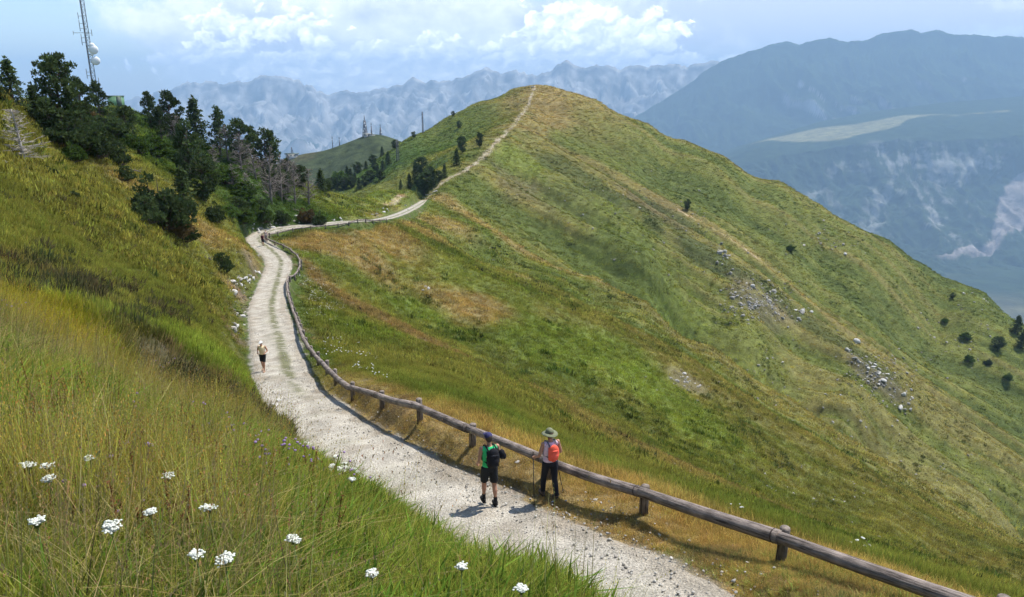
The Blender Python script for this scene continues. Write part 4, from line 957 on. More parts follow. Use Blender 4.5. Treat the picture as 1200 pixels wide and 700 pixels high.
PROTO['paledead'] = [(T.mesh('trunk', M_PALEW), B.mesh('branches', M_PALEW))]; KNAME['paledead'] = ('dead_tree', 'dead tree')
for a in [(28, 190, 132, 'paledead', 'pale bleached dead tree alone on the upper left slope', GD, 1.4), (268, 190, 150, 'dead', 'grey snag left of the slim skyline pines', GD, 1.2), (283, 200, 160, 'dead', 'grey snag under the first slim pine', GD, 1.2), (300, 212, 172, 'dead', 'grey snag under the middle slim pine', GD, 1.2),
          (318, 238, 176, 'dead', 'tall forked grey snag, largest near the road bend', GD, .9), (330, 236, 186, 'dead', 'grey snag right of the tall forked one', GD, .9), (346, 240, 192, 'dead', 'thin grey snag near the ridge end', GD, .9), (362, 240, 200, 'dead', 'last grey snag before the bare ridge end', GD, 1.1), (206, 168, 138, 'dead', 'grey snag in front of the large round pine', GD, 1.2), (250, 204, 172, 'dead', 'grey snag in front of the open pine', GD, 1.2),
          (292, 240, 206, 'dead', 'small grey snag in the green hollow', GD, 1.3), (274, 222, 194, 'dead', 'small grey snag above the green hollow', GD, 1.2), (338, 226, 184, 'dead', 'grey snag behind the small ragged pine', GD, 1.1), (72, 160, 134, 'dead', 'grey snag among the upper pine shrubs', GD, 1.2)]: tree(*a)
def fallen(px, py, L, rz, label):
    q = cast(px, py, 20); e = empty('fallen_branch', (q[0], q[1], q[2]+.12), label, 'dead wood', None, rz)
    a = MB(); a.tube([(-L/2, 0, 0), (0, .05, .12), (L/2, 0, .02)], [.09, .07, .03], 6); random.seed(int(px)); link('trunk', a.mesh('trunk', M_DEADW), e)
    for _ in range(12): b = MB(); x_ = random.uniform(-L/2, L/2); b.tube([(x_, 0, .05), (x_+random.uniform(-.3, .3), random.uniform(-.5, .5), random.uniform(.1, .6))], [.03, .008], 4); link('twig', b.mesh('twig', M_DEADW), e)
fallen(154, 202, 3.4, -.6, 'grey fallen branch lying at the edge of the tan grass'); fallen(240, 305, 1.9, -.5, 'short grey dead log beside the small shrub above the road'); fallen(275, 240, 3, .4, 'grey fallen trunk in the green hollow under the snags'); fallen(345, 248, 3, -.5, 'grey fallen trunk near the ridge end')
lb = 'small dark conifer on the shaded spur left of the summit hill'; g1 = 'conifers on the spur left of the summit hill'
for (a, b, c) in [(448, 173, 162), (437, 180, 169), (429, 184, 174), (419, 191, 178), (411, 196, 185), (407, 200, 185), (401, 203, 190), (394, 206, 189), (388, 211, 196), (382, 216, 200), (463, 167, 157), (455, 193, 178), (449, 200, 188), (443, 207, 194), (434, 214, 200), (427, 219, 206), (421, 222, 208), (412, 220, 207), (404, 222, 208), (396, 223, 208), (416, 214, 202), (439, 200, 190), (446, 212, 200), (408, 212, 200)]:
    tree(a, b, c, 'spruce' if random.random() < .6 else 'round', lb, g1, 1.25)
for a in [(542, 179, 160, 'round', 'largest lone tree halfway up the left flank of the hill', None, .8), (562, 173, 156, 'round', 'lone tree nearest to the summit path', None, .7), (538, 151, 142, 'round', 'small round tree high on the left flank of the hill', None, 1.), (535, 194, 175, 'spruce', 'lone conifer below the largest lone tree', None, 1.2), (531, 134, 128, 'round', 'tiny tree near the left skyline of the hill', None, 1.1), (485, 154, 147, 'round', 'tiny tree on the left skyline of the hill', None, 1.2), (805, 246, 234, 'round', 'small round bush alone high on the big hillside', None, .9), (926, 295, 288, 'bush', 'little bush in the middle of the right slope', None, 1.2)]: tree(*a)
lb = 'dark tree in the clump at the foot of the summit path'; g2 = 'trees at the foot of the summit path'
for (a, b, c) in [(487, 212, 189), (495, 206, 184), (500, 226, 200), (509, 222, 199), (504, 215, 196), (514, 214, 200), (522, 208, 192), (480, 222, 204), (470, 223, 211), (492, 222, 205), (497, 232, 212)]: tree(a, b, c, 'round' if random.random() < .6 else 'spruce', lb, g2, 1.0)
for a in [(1189, 390, 369, 'spruce', 'dark conifer on the right skyline near the picture border', None, 1.5), (1196, 408, 388, 'spruce', 'dark conifer cut by the right border', None, 1.5), (1169, 410, 394, 'round', 'round dark tree left of the right skyline conifers', None, 1.2), (1116, 350, 343, 'round', 'round bush near the right skyline, highest of the bushes', None, 1.2), (1107, 378, 373, 'bush', 'bush on the right slope left of the dry patch', None, 1.2), (1131, 398, 390, 'bush', 'pale green bush in the middle of the right slope bushes', None, 1.2), (1135, 424, 417, 'bush', 'bush at the lower left of the right slope bushes', None, 1.2), (1157, 428, 421, 'darkbush', 'dark bush below the round tree', None, 1.), (1181, 446, 439, 'bush', 'bush lowest at the right border', None, 1.1)]: tree(*a)

# ------------------------------------------------------------------ rocks
STONEO = [mesh_np('rock', *[stone(40+i, 2)[0]], None, stone(40+i, 2)[1], M_STONE, False) for i in range(7)]
STONED = [mesh_np('rock', *[stone(60+i, 2)[0]], None, stone(60+i, 2)[1], M_STONED, False) for i in range(5)]
def rocks(n, poly, s0, s1, label, group, dark=.3, tall=.95, name='rock', y0=3.):
    """poly: list of (px,py) anchor points with jitter radius"""
    k = 0
    while k < n:
        cx, cy, jx, jy = random.choice(poly); px = random.gauss(cx, jx*.55); py = random.gauss(cy, jy*.55); q = cast(px, py, y0, n=900)
        if q is None: continue
        D, Z, Wd, S, I = road_info(np.array([q[0]]), np.array([q[1]]))
        if D[0] < Wd[0]-.1 and 'road' not in group: k += .2; continue
        px_m = (q[1]*CP-q[2]*SP)/F; s = px_m*(s0+(s1-s0)*random.random()**2.2)*.5
        me = random.choice(STONED if random.random() < dark else STONEO); o = link(name, me, None, (q[0], q[1], q[2]+s*(.28 if q[1] > 120 else .12))); o.scale = (s*random.uniform(.8, 1.5), s*random.uniform(.7, 1.1), s*tall*random.uniform(.5, 1.1)); o.rotation_euler = (random.uniform(-.4, .4), random.uniform(-.4, .4), random.uniform(0, 6.28))
        tag(o, label, 'rock', group); k += 1
rocks(70, [(885, 352, 34, 14), (865, 325, 18, 20), (900, 345, 20, 18), (875, 362, 26, 10), (935, 372, 16, 14), (850, 300, 10, 14)], 2, 7.5, 'pale limestone rock in the large crag on the shaded hillside', 'rocks of the large crag', .45)
rocks(36, [(1002, 418, 10, 12), (1020, 432, 12, 12), (1035, 445, 12, 10), (1062, 470, 16, 10)], 2, 7, 'pale rock in the outcrop right of and below the large crag', 'rocks of the lower outcrop', .35)
rocks(13, [(800, 443, 9, 6), (812, 452, 10, 7), (1050, 478, 10, 5)], 2, 7, 'pale rock in the small outcrop on the bright green slope', 'rocks on the bright green slope', .1)
rocks(12, [(962, 275, 18, 8), (985, 290, 18, 8)], 2, 5, 'small grey rock high up near the right skyline', 'rocks near the right skyline', .5)
rocks(8, [(1150, 355, 12, 6), (1135, 345, 10, 5)], 2, 4, 'small rock by the bushes at the right border', 'rocks by the right bushes', .3)
rocks(3, [(500, 338, 5, 3)], 3, 6, 'white rock alone in the green hollow beyond the road', 'rocks in the green hollow', .0)
rocks(30, [(278, 335, 9, 12), (292, 328, 7, 5), (283, 368, 6, 9), (272, 385, 4, 9), (300, 318, 6, 4)], 3, 11, 'broken rock in the cut bank left of the road', 'rocks in the cut bank', .35)
rocks(14, [(205, 440, 9, 5), (272, 464, 10, 5), (248, 480, 7, 7), (246, 492, 5, 8)], 6, 17, 'pale rock showing under the grass overhang', 'rocks under the grass overhang', .3)
rocks(7, [(330, 475, 6, 3), (358, 525, 5, 5), (362, 532, 4, 3)], 6, 14, 'pale rock at the left edge of the gravel road', 'rocks at the left road edge', .3)
rocks(28, [(315, 262, 14, 6), (335, 258, 12, 4), (305, 270, 7, 5), (355, 257, 10, 3)], 3, 6, 'pale stone of the bank above the road bend', 'stones above the road bend', .2, 1.0)
rocks(34, [(400, 258, 14, 2), (430, 252, 14, 3), (455, 247, 10, 3), (475, 242, 8, 3), (500, 232, 5, 3), (512, 224, 5, 4)], 2.5, 5, 'pale stone along the far road', 'stones along the far road', .15, .9)
rocks(24, [(760, 600, 30, 8), (830, 630, 30, 8), (930, 670, 30, 9), (1010, 694, 20, 5), (700, 585, 20, 8), (600, 545, 20, 6)], 3, 9, 'loose stone on the dry grass between road and rail', 'loose stones beside the rail', .1, .6)
rocks(6, [(30, 185, 12, 4), (10, 188, 10, 3), (147, 292, 4, 3)], 2, 4, 'white stone on the open upper left slope', 'stones on the upper left slope', .0)
def speckle():
    """countless little stones showing through the turf"""
    xs = []
    for (cx, cy, jx, jy, n) in [(885, 352, 36, 22, 300), (1030, 440, 34, 22, 200), (1000, 500, 90, 60, 60), (900, 420, 70, 40, 50), (760, 260, 90, 40, 40), (1100, 560, 60, 50, 40), (960, 280, 40, 25, 40), (1120, 390, 50, 40, 50), (900, 560, 40, 25, 40), (990, 595, 40, 25, 30), (800, 447, 25, 14, 30), (700, 230, 90, 30, 30), (830, 290, 60, 40, 40), (285, 350, 16, 40, 60), (320, 262, 20, 8, 30), (560, 300, 80, 40, 12), (220, 450, 40, 20, 20), (800, 600, 90, 20, 60), (900, 660, 80, 20, 50)]:
        for _ in range(int(n*1.5)):
            q = cast(random.gauss(cx, jx*.6), random.gauss(cy, jy*.6), 8, 700, 500)
            if q is not None and q[1] > 6: xs.append(q)
    q = np.array(xs); D, Z, Wd, S, I = road_info(q[:, 0], q[:, 1]); q = q[D > Wd]; n = len(q); s_ = (q[:, 1]*CP-q[:, 2]*SP)/F*(.6+1.5*RNG.random(n)**3)
    scl = np.stack([s_*1.2, s_, s_*.7], 1); t = RNG.random((n, 1)); c = LIN(.40, .38, .34)*t+LIN(.20, .185, .16)*(1-t)
    scatter('scree_stones', STONES, q, RNG.uniform(0, 6.28, (n, 3))*np.array([.1, .1, 1]), scl, c, RNG.integers(0, 6, n))
speckle()

# ------------------------------------------------------------------ log rail fence
def wood_mat(name, axis, col):
    m, nt, out = new_mat(name); L = nt.links.new; geo = N(nt, 'ShaderNodeNewGeometry'); ax = Vector(axis).normalized()
    dt = N(nt, 'ShaderNodeVectorMath', operation='DOT_PRODUCT'); dt.inputs[1].default_value = ax; L(geo.outputs['Position'], dt.inputs[0])
    sc2 = N(nt, 'ShaderNodeVectorMath', operation='SCALE'); sc2.inputs[0].default_value = ax*.94; L(dt.outputs['Value'], sc2.inputs['Scale'])
    sb = N(nt, 'ShaderNodeVectorMath', operation='SUBTRACT'); L(geo.outputs['Position'], sb.inputs[0]); L(sc2.outputs[0], sb.inputs[1])
    n1 = N(nt, 'ShaderNodeTexNoise'); n1.inputs['Scale'].default_value = 30; n1.inputs['Detail'].default_value = 7; n1.inputs['Roughness'].default_value = .7; L(sb.outputs[0], n1.inputs['Vector'])
    n2 = N(nt, 'ShaderNodeTexNoise'); n2.inputs['Scale'].default_value = 2.2; n2.inputs['Detail'].default_value = 5; L(geo.outputs['Position'], n2.inputs['Vector'])
    cr = N(nt, 'ShaderNodeValToRGB'); L(n1.outputs[0], cr.inputs[0]); e = cr.color_ramp.elements; e[0].position = .36; e[0].color = (col[0]*.28, col[1]*.26, col[2]*.26, 1); e[1].position = .66; e[1].color = (col[0]*1.5, col[1]*1.5, col[2]*1.5, 1); k = e.new(.48); k.color = (*col, 1)
    mr = N(nt, 'ShaderNodeMapRange'); mr.inputs[1].default_value = .35; mr.inputs[2].default_value = .65; mr.inputs[3].default_value = .55; mr.inputs[4].default_value = 1.35; L(n2.outputs[0], mr.inputs[0])
    mx = N(nt, 'ShaderNodeMix', data_type='RGBA', blend_type='MULTIPLY'); mx.inputs[0].default_value = 1; L(cr.outputs[0], mx.inputs[6]); L(mr.outputs[0], mx.inputs[7])
    b = N(nt, 'ShaderNodeBsdfPrincipled'); b.inputs['Roughness'].default_value = .85; b.inputs['Specular IOR Level'].default_value = .15; L(mx.outputs[2], b.inputs['Base Color'])
    bp = N(nt, 'ShaderNodeBump'); bp.inputs['Strength'].default_value = .9; bp.inputs['Distance'].default_value = .03; L(n1.outputs[0], bp.inputs['Height']); L(bp.outputs[0], b.inputs['Normal']); L(b.outputs[0], out.inputs[0]); return m
M_RAIL = wood_mat('weathered_rail', (.56, -.80, .20), (.20, .165, .14)); M_LOG = wood_mat('weathered_log', (0, 0, 1), (.18, .15, .125)); M_LOGEND = simple('sawn_log_end', (.19, .155, .125), .9, .4, 14, .3); M_WIRE = simple('rusty_strap', (.05, .035, .03), .7, .2, 20)
def fence():
    pts = resample(RAILB+RAILB2, 3.2); root = empty('log_rail_fence', (pts[0].x, pts[0].y, G1(pts[0].x, pts[0].y)), 'weathered grey log rail fence following the right side of the gravel road', 'fence')
    inv = Matrix.Translation(root.location).inverted(); gp = []
    random.seed(5)
    for i, p in enumerate(pts):
        far = min(1, max(0, (p.y-30)/60)); g = G1(p.x, p.y); z = g; gp.append(Vector((p.x, p.y, z)))
    for i, p in enumerate(gp):
        d = (gp[min(i+1, len(gp)-1)]-gp[max(i-1, 0)]); d.z = 0; d.normalize(); nrm = Vector((-d.y, d.x, 0))   # left = road side
        if nrm.dot(Vector((-1, -.3, 0))) < 0 and p.y < 80: nrm = -nrm
        o = root.location; q = p-o; r = random.uniform(.085, .10); m = MB(); tl = Vector((random.uniform(-.03, .03), random.uniform(-.05, .05), 0)); H = random.uniform(.66, .74)
        m.tube([q+Vector((0, 0, -.35)), q+tl*.5+Vector((0, 0, .4)), q+tl+Vector((0, 0, H-.015)), q+tl+Vector((0, 0, H))], [r*1.02, r, r*.98, r*.9], 12)
        po = link('post', m.mesh('post', M_LOG), root)
        c = MB(); c.tube([q+tl+Vector((0, 0, H-.002)), q+tl+Vector((0, 0, H+.006))], [r*.88, r*.84], 12); link('cut_end', c.mesh('cut_end', M_LOGEND), po)
        if i < len(gp)-1:
            a, b = p-o, gp[i+1]-o; rr = random.uniform(.104, .118); off = nrm*.15; hz = Vector((0, 0, .56)); m = MB(); n = 9; P_ = []; R_ = []
            w1, w2 = random.uniform(-.05, .05), random.uniform(-.035, .035)
            for k in range(n):
                t = -.012+1.022*k/(n-1); P_.append(a.lerp(b, t)+off+hz+nrm*w1*math.sin(3.1*t)+Vector((0, 0, w2*math.sin(3.1*t)))); R_.append(rr*(1.05-.12*t+random.uniform(-.008, .008)))
            m.tube(P_, R_, 14); link('rail', m.mesh('rail', M_RAIL), root)
            s = MB(); e = P_[0].lerp(P_[1], .25); dd = (P_[1]-P_[0]).normalized(); s.tube([e-dd*.012, e+dd*.012], [rr*1.075, rr*1.075], 14); link('strap', s.mesh('strap', M_WIRE), po)
    print('posts', len(gp))
fence()
# ------------------------------------------------------------------ masts, hut, buildings
M_STEEL = simple('painted_steel', (.10, .10, .11), .6, .2, 3); M_STEELR = simple('grey_steel', (.15, .14, .15), .6, .3, .15); M_WHITE = simple('white_radome', (.80, .80, .80), .5, .04, 2); M_GREENP = simple('green_painted_sheet', (.16, .30, .17), .6, .12, 2); M_ROOFG = simple('dark_sheet_roof', (.10, .13, .11), .6, .15, 3); M_CONC = simple('pale_render', (.38, .37, .35), .8, .1, 1)
def lattice(mb, c, h, w0, w1, nb, r, legs=3):
    for k in range(legs):
        a = k*6.2832/legs+.3; mb.tube([(c[0]+math.cos(a)*w0, c[1]+math.sin(a)*w0, c[2]), (c[0]+math.cos(a)*w1, c[1]+math.sin(a)*w1, c[2]+h)], [r, r], 4)
    for j in range(nb):
        t0, t1 = j/nb, (j+1)/nb; wa = w0+(w1-w0)*t0; wb = w0+(w1-w0)*t1
        for k in range(legs):
            a = k*6.2832/legs+.3; b = (k+1)*6.2832/legs+.3
            mb.tube([(c[0]+math.cos(a)*wa, c[1]+math.sin(a)*wa, c[2]+h*t0), (c[0]+math.cos(b)*wb, c[1]+math.sin(b)*wb, c[2]+h*t1)], [r*.6, r*.6], 3, False)
            mb.tube([(c[0]+math.cos(a)*wb, c[1]+math.sin(a)*wb, c[2]+h*t1), (c[0]+math.cos(b)*wb, c[1]+math.sin(b)*wb, c[2]+h*t1)], [r*.6, r*.6], 3, False)
def near_mast():
    Y = 128.; x = W(108.5, Y, 2)[0]; g = G1(x, Y); H = 34; e = empty('radio_mast', (x, Y, g), 'slim dark lattice radio mast with white dishes above the pines', 'mast')
    m = MB(); lattice(m, (0, 0, 0), H, .42, .30, 40, .055); link('lattice', m.mesh('lattice', M_STEEL), e)
    t = Y*CP
    for py, r_, dx in ((53.5, .42, .75), (58.5, .72, .9), (71.5, .68, 1.0), (64, .25, .6)):
        # height for that row
        z = 0; lo, hi = -10, 30
        for _ in range(40):
            z = (lo+hi)/2
            if to_px(x, Y, z)[1] > py: lo = z
            else: hi = z
        zz = z-g; M_ = Euler((rad(90), 0, rad(30))).to_matrix(); d = MB(); V = []; n = 24
        prof = [(-.47, .02), (-.45, r_*.55), (-.28, r_), (.10, r_), (.16, r_*.96), (.24, r_*.75), (.29, r_*.4), (.31, .01)]
        pts = [Vector((dx, -.2, zz))+M_ @ Vector((0, 0, p)) for p, _ in prof]
        d.tube(pts, [q for _, q in prof], n, True, up=(0, 0, 1)); do = link('dish', d.mesh('dish', M_WHITE), e)
        b = MB(); b.tube([(0, 0, zz), (dx, -.1, zz)], [.06, .06], 5); link('bracket', b.mesh('bracket', M_STEEL), do)
    random.seed(9)
    for py in (20, 28, 33, 38, 43, 48, 66, 80, 84, 90):
        z = (125-py)*t/F*1.02; s = -1 if random.random() < .6 else 1; a = MB(); a.tube([(0, 0, z), (s*.9, 0, z)], [.03, .03], 4); a.tube([(s*.9, 0, z-.45), (s*.9, 0, z+.55)], [.045, .045], 5); link('antenna', a.mesh('antenna', M_STEEL), e)
    a = MB(); z = (125-36)*t/F; a.tube([(-.2, 0, z), (-2.1, 0, z)], [.035, .035], 4); a.tube([(-2.1, 0, z-.3), (-2.1, 0, z+.3)], [.035, .035], 4); link('antenna', a.mesh('antenna', M_STEEL), e)
near_mast()
def hut():
    Y = 133.; x = W(137, Y, -3)[0]; g = G1(x, Y); e = empty('green_hut', (x, Y, g), 'small green sheet metal hut on the ridge behind the pines', 'hut', None, rad(38))
    t = (Y*CP)/F; zt = None; lo, hi = -10, 12
    for _ in range(40):
        z = (lo+hi)/2
        if to_px(x, Y, z)[1] > 115: lo = z
        else: hi = z
    h = max(2.0, z-g); b = MB(); b.box((0, 0, h/2-.3), (1.15, .85, h/2+.3)); link('wall', b.mesh('wall', M_GREENP, False), e)
    b = MB(); b.box((0, 0, h+.06), (1.25, .95, .06)); link('roof', b.mesh('roof', M_ROOFG, False), e)
    for k in range(5): 
        pass
    b = MB(); b.box((.3, -.86, 1.0), (.4, .02, .95)); d = link('door', b.mesh('door', M_ROOFG, False), e); b = MB(); b.box((.02, -.9, 1.0), (.03, .03, .08)); link('handle', b.mesh('handle', M_STEEL, False), d)
    b = MB()
    for k in range(12): b.box((-1.1+k*.2, -.858, h/2), (.03, .015, h/2-.1))
    link('sheet_ribs', b.mesh('sheet_ribs', M_GREENP, False), e)
hut()
def far_tower(px, top, w0, label, nb=9, r=.28, dishes=0, name='transmitter_tower'):
    p = HILLTOP(px); h = (to_px(*p)[1]-top)*(p[1]*CP-p[2]*SP)/F; e = empty(name, p, label, 'tower'); m = MB(); lattice(m, (0, 0, -1), h*.8, w0, w0*.3, nb, r, 4); link('lattice', m.mesh('lattice', M_STEELR), e)
    m = MB(); m.tube([(0, 0, h*.78), (0, 0, h)], [.5, .25], 6); link('aerial', m.mesh('aerial', M_STEEL), e)
    for k in range(dishes): m = MB(); m.ell((random.uniform(-1.5, 2.2), -1.5, h*(.22+.13*k)), (.9, .5, .9)); link('dish', m.mesh('dish', M_WHITE), e)
far_tower(428, 136, 3.2, 'tallest lattice transmitter tower on the far green hill', 12, .33, 4); far_tower(435.5, 144, .8, 'slim mast between the two towers on the far hill', 10, .2); far_tower(446, 146, 1.2, 'short tower with a box top, rightmost on the far hill', 8, .25, 1)
far_tower(398, 161, .5, 'thin pole on the left shoulder of the far hill, nearer the towers', 5, .16); far_tower(390, 160, .5, 'thin pole on the left shoulder of the far hill, farther from the towers', 5, .16)
def box_building(px, w, d, h, label, roof, dz=0, name='building', mast=0):
    p = HILLTOP(px); e = empty(name, (p[0], p[1]-4, p[2]+dz), label, 'building'); b = MB(); b.box((0, 0, h/2-3), (w/2, d/2, h/2+3)); link('wall', b.mesh('wall', M_CONC, False), e); b = MB(); b.box((0, 0, h+.45), (w/2+1.1, d/2+.8, .42)); link('roof', b.mesh('roof', roof, False), e)
    for k in range(3): b = MB(); b.box(((k-1)*w*.3, -d/2-.03, h*.5), (w*.07, .06, h*.18)); link('window', b.mesh('window', M_ROOFG, False), e)
    if mast: m = MB(); lattice(m, (0, 0, h+.8), mast, 1.6, .3, 5, .22); link('mast', m.mesh('mast', M_STEEL), e)
box_building(431, 7, 5, 2.6, 'pale station building at the foot of the tallest tower', M_CONC, -1.2); box_building(437, 5, 4, 2.2, 'small pale building just below the towers', M_CONC, -3.6); box_building(343.5, 13, 8, 3.2, 'low flat roofed building with a mast at the left end of the far hill', M_ROOFG, .5, 'building', 7)
def hill_mast(px, base, top, label, Yk=None, wd=.5):
    q = cast(px, base, 100); t = (q[1]*CP-q[2]*SP)/F; h = (base-top)*t; e = empty('lattice_mast', tuple(q), label, 'mast'); m = MB(); lattice(m, (0, 0, -.5), h, wd, wd*.6, 12, .11, 3); link('lattice', m.mesh('lattice', M_STEEL), e)
    for k in range(2): m = MB(); m.tube([(-wd*1.5, 0, h*(.7+.15*k)), (wd*1.5, 0, h*(.7+.15*k))], [.07, .07], 4); link('antenna', m.mesh('antenna', M_STEEL), e)
hill_mast(495.5, 152, 126, 'slim lattice mast behind the left skyline of the summit hill'); hill_mast(466, 189, 163, 'pale lattice pylon standing on the wooded spur', None, .8)
def cairn():
    q = cast(622, 103.5, 200); q = (q[0], q[1], q[2]) if q is not None else P(622, 103, 452); e = empty('summit_marker', tuple(q), 'little marker post and cairn on the very top of the hill', 'marker')
    m = MB(); m.tube([(-1, 0, -.2), (-1, 0, 2.2)], [.14, .10], 6); link('post', m.mesh('post', M_LOG), e); m = MB()
    for k in range(9): m.ell((1+random.uniform(-.8, .8), random.uniform(-.5, .5), .2+random.random()*.9), (.5, .4, .35), 8, 5)
    link('cairn', m.mesh('cairn', M_STONED), e)
cairn()

for _i, _p in enumerate(resample(RAILB+RAILB2, 3.2)[:12]):
    print('post', [round(v) for v in to_px(_p.x, _p.y, G1(_p.x, _p.y))], 'rail', [round(v) for v in to_px(_p.x, _p.y, G1(_p.x, _p.y)+.56)], road_info(np.array([_p.x]), np.array([_p.y]))[0])
# ------------------------------------------------------------------ people
def evalmesh(mb, name, mat, vox, sm=6):
    me = mb.mesh(name, mat); o = bpy.data.objects.new(name, me); ROOT.objects.link(o)
    r = o.modifiers.new('r', 'REMESH'); r.mode = 'VOXEL'; r.voxel_size = vox; r.use_smooth_shade = True
    s = o.modifiers.new('s', 'SMOOTH'); s.factor = .5; s.iterations = sm
    dg = bpy.context.evaluated_depsgraph_get(); me2 = bpy.data.meshes.new_from_object(o.evaluated_get(dg)); bpy.data.objects.remove(o); me2.materials.clear(); me2.materials.append(mat); me2.name = name
    for p in me2.polygons: p.use_smooth = True
    return me2
cloth = lambda n, c, v=.12: simple(n, c, .85, v, 12, .25, bscale=40)
SKIN = simple('skin', (.42, .22, .14), .55, .08, 8); HAIRW = simple('grey_hair', (.55, .52, .48), .8, .2, 60); EYE = simple('eye', (.03, .025, .02), .3, .0, 5)
def person(loc, rz, J, label, look, scale=1.0, group=None, head_tilt=0.):
    """J: joint positions facing +y. look: dict of clothing"""
    e = empty('person', loc, label, 'person', group, rz); e.scale = (scale,)*3
    g = lambda k: Vector(J[k])
    b = MB()
    up = (1, 0, 0)
    # torso
    pel, wai, che, nek, hed = g('pelvis'), g('waist'), g('chest'), g('neck'), g('head')
    sw = look.get('shoulder', .185)
    b.tube([pel+Vector((0, 0, -.06)), pel, wai, che, che+Vector((0, 0, .09)), nek+Vector((0, 0, -.02))], [.09, .105, .092, .11, .10, .06], 16, True, flat=1.42, up=up)
    b.tube([nek+Vector((0, 0, -.06)), nek+(hed-nek)*.55], [.062, .052], 12)
    # head: skull, jaw, nose, ears, brow
    f = Vector((0, 1, 0)); f.rotate(Euler((head_tilt, 0, J.get('turn', 0)))); side = f.cross(Vector((0, 0, 1))).normalized(); upv = side.cross(f)
    R3 = Matrix((side, f, upv)).transposed()
    b.ell(hed+upv*.02-f*.01, (.076, .095, .105), 16, 12, R3); b.ell(hed-upv*.055+f*.025, (.056, .066, .062), 12, 9, R3)
    b.ell(hed+f*.093-upv*.02, (.013, .02, .022), 8, 6, R3); b.ell(hed+f*.078-upv*.056, (.026, .014, .009), 8, 5, R3)
    for s in (-1, 1): b.ell(hed+side*s*.079-upv*.012-f*.005, (.010, .020, .030), 8, 6, R3)
    for s, sd in (('L', -1), ('R', 1)):
        sh, el, wr = g('sh'+s), g('el'+s), g('wr'+s)
        b.ell(sh, (.052, .052, .055), 10, 8)
        b.tube([che+Vector((sd*.09, 0, .08)), sh], [.055, .05], 10); b.tube([sh, sh.lerp(el, .45), el], [.048, .046, .036], 12); b.tube([el, el.lerp(wr, .35), wr], [.037, .038, .024], 12)
        # hand: palm, four curled fingers, thumb
        d = (wr-el).normalized(); out = Vector((sd, 0, 0)); out = (out-d*out.dot(d)).normalized(); nrm = d.cross(out).normalized()*(-sd)   # palm faces body line
        pc = wr+d*.045; b.ell(pc, (.040, .040, .05), 10, 8, Matrix((nrm*.45, out*.0+d.cross(nrm).normalized(), d)).transposed()) ; b.tube([wr, wr+d*.085], [.024, .030], 10)
        wv = d.cross(nrm).normalized(); curl = look.get('curl', .8); inn = -out
        for k, (o_, L_) in enumerate(((-.030, .066), (-.010, .076), (.010, .072), (.029, .058))):
            p0 = wr+d*.078+nrm*o_; dd = d.copy(); pp = [wr+d*.04+nrm*o_*.7, p0]; q = p0.copy()
            for j in range(3):
                ang = curl*(j+1)*.55; dv = (d*math.cos(ang)+inn*math.sin(ang)).normalized(); q = q+dv*L_/2.7; pp.append(q.copy())
            b.tube(pp, [.011, .0105, .010, .009, .0078], 7)
        th = wr+d*.028+nrm*(-.03); b.tube([wr+d*.02, th, th+(d*.7-nrm*.6+inn*.4).normalized()*.034, th+(d*.95-nrm*.5+inn*.8).normalized()*.06], [.016, .013, .011, .009], 7)
        hp, kn, an = g('hip'+s), g('kn'+s), g('an'+s); th_ = look.get('thigh', 1.)
        b.tube([hp+Vector((0, 0, .04)), hp, hp.lerp(kn, .5), kn], [.085, .088*th_, .07*th_, .052], 14); b.tube([kn, kn.lerp(an, .32)-Vector((0, .012, 0)), kn.lerp(an, .7), an], [.052, .056, .036, .033], 12)
        tf = Vector(J.get('toe'+s, (0, 1, 0))).normalized(); b.tube([an+Vector((0, 0, .0)), an-Vector((0, 0, .05))-tf*.01, an-Vector((0, 0, .062))+tf*.10, an-Vector((0, 0, .068))+tf*.165], [.034, .036, .030, .022], 10)
    link('body', evalmesh(b, 'body', SKIN, .0085, 4), e)
    ey = MB()
    for s in (-1, 1): ey.ell(hed+f*.081+side*s*.032+upv*.012, (.012, .006, .007), 8, 6, R3)
    link('eyes', ey.mesh('eyes', EYE), e)
    # shoes and socks
    for s in 'LR':
        an = g('an'+s); tf = Vector(J.get('toe'+s, (0, 1, 0))).normalized(); m = MB(); z0 = Vector((0, 0, 1))
        m.tube([an+z0*.02, an-z0*.03], [.050, .050], 12); m.tube([an-z0*.045-tf*.055, an-z0*.045, an-z0*.052+tf*.09, an-z0*.060+tf*.17, an-z0*.064+tf*.195], [.036, .048, .046, .040, .022], 12, True, flat=.95)
        sh = link('shoe', evalmesh(m, 'shoe', look['shoe'], .009, 3), e); m = MB(); m.tube([an-z0*.092-tf*.085, an-z0*.092+tf*.06, an-z0*.092+tf*.19], [.042, .050, .040], 12, True, flat=.22, up=(0, 0, 1)) 
        m = MB(); m.tube([an-z0*.088-tf*.07, an-z0*.088+tf*.07, an-z0*.088+tf*.195], [.040, .048, .036], 12, True, flat=.28, up=tuple(z0)); link('sole', m.mesh('sole', look.get('sole', look['shoe'])), sh)
        if 'sock' in look: kn = g('kn'+s); m = MB(); m.tube([an-z0*.01, an.lerp(kn, look.get('sockh', .25))], [.042, .044], 12, False); link('sock', m.mesh('sock', look['sock']), e)
    # shirt
    m = MB(); flare = look.get('flare', 1.)
    m.tube([pel+Vector((0, 0, .02)), pel+Vector((0, 0, .06)), wai, che, che+Vector((0, 0, .09)), nek+Vector((0, 0, -.02))], [.118*flare, .118*flare, .108, .124, .112, .066], 16, True, flat=1.40, up=up)
    for s, sd in (('L', -1), ('R', 1)):
        sh, el = g('sh'+s), g('el'+s); m.tube([che+Vector((sd*.09, 0, .075)), sh+Vector((-sd*.015, 0, .005))], [.066, .060], 10)
        if look.get('sleeve', 0): m.tube([sh, sh.lerp(el, look['sleeve'])], [.062, .058], 12)
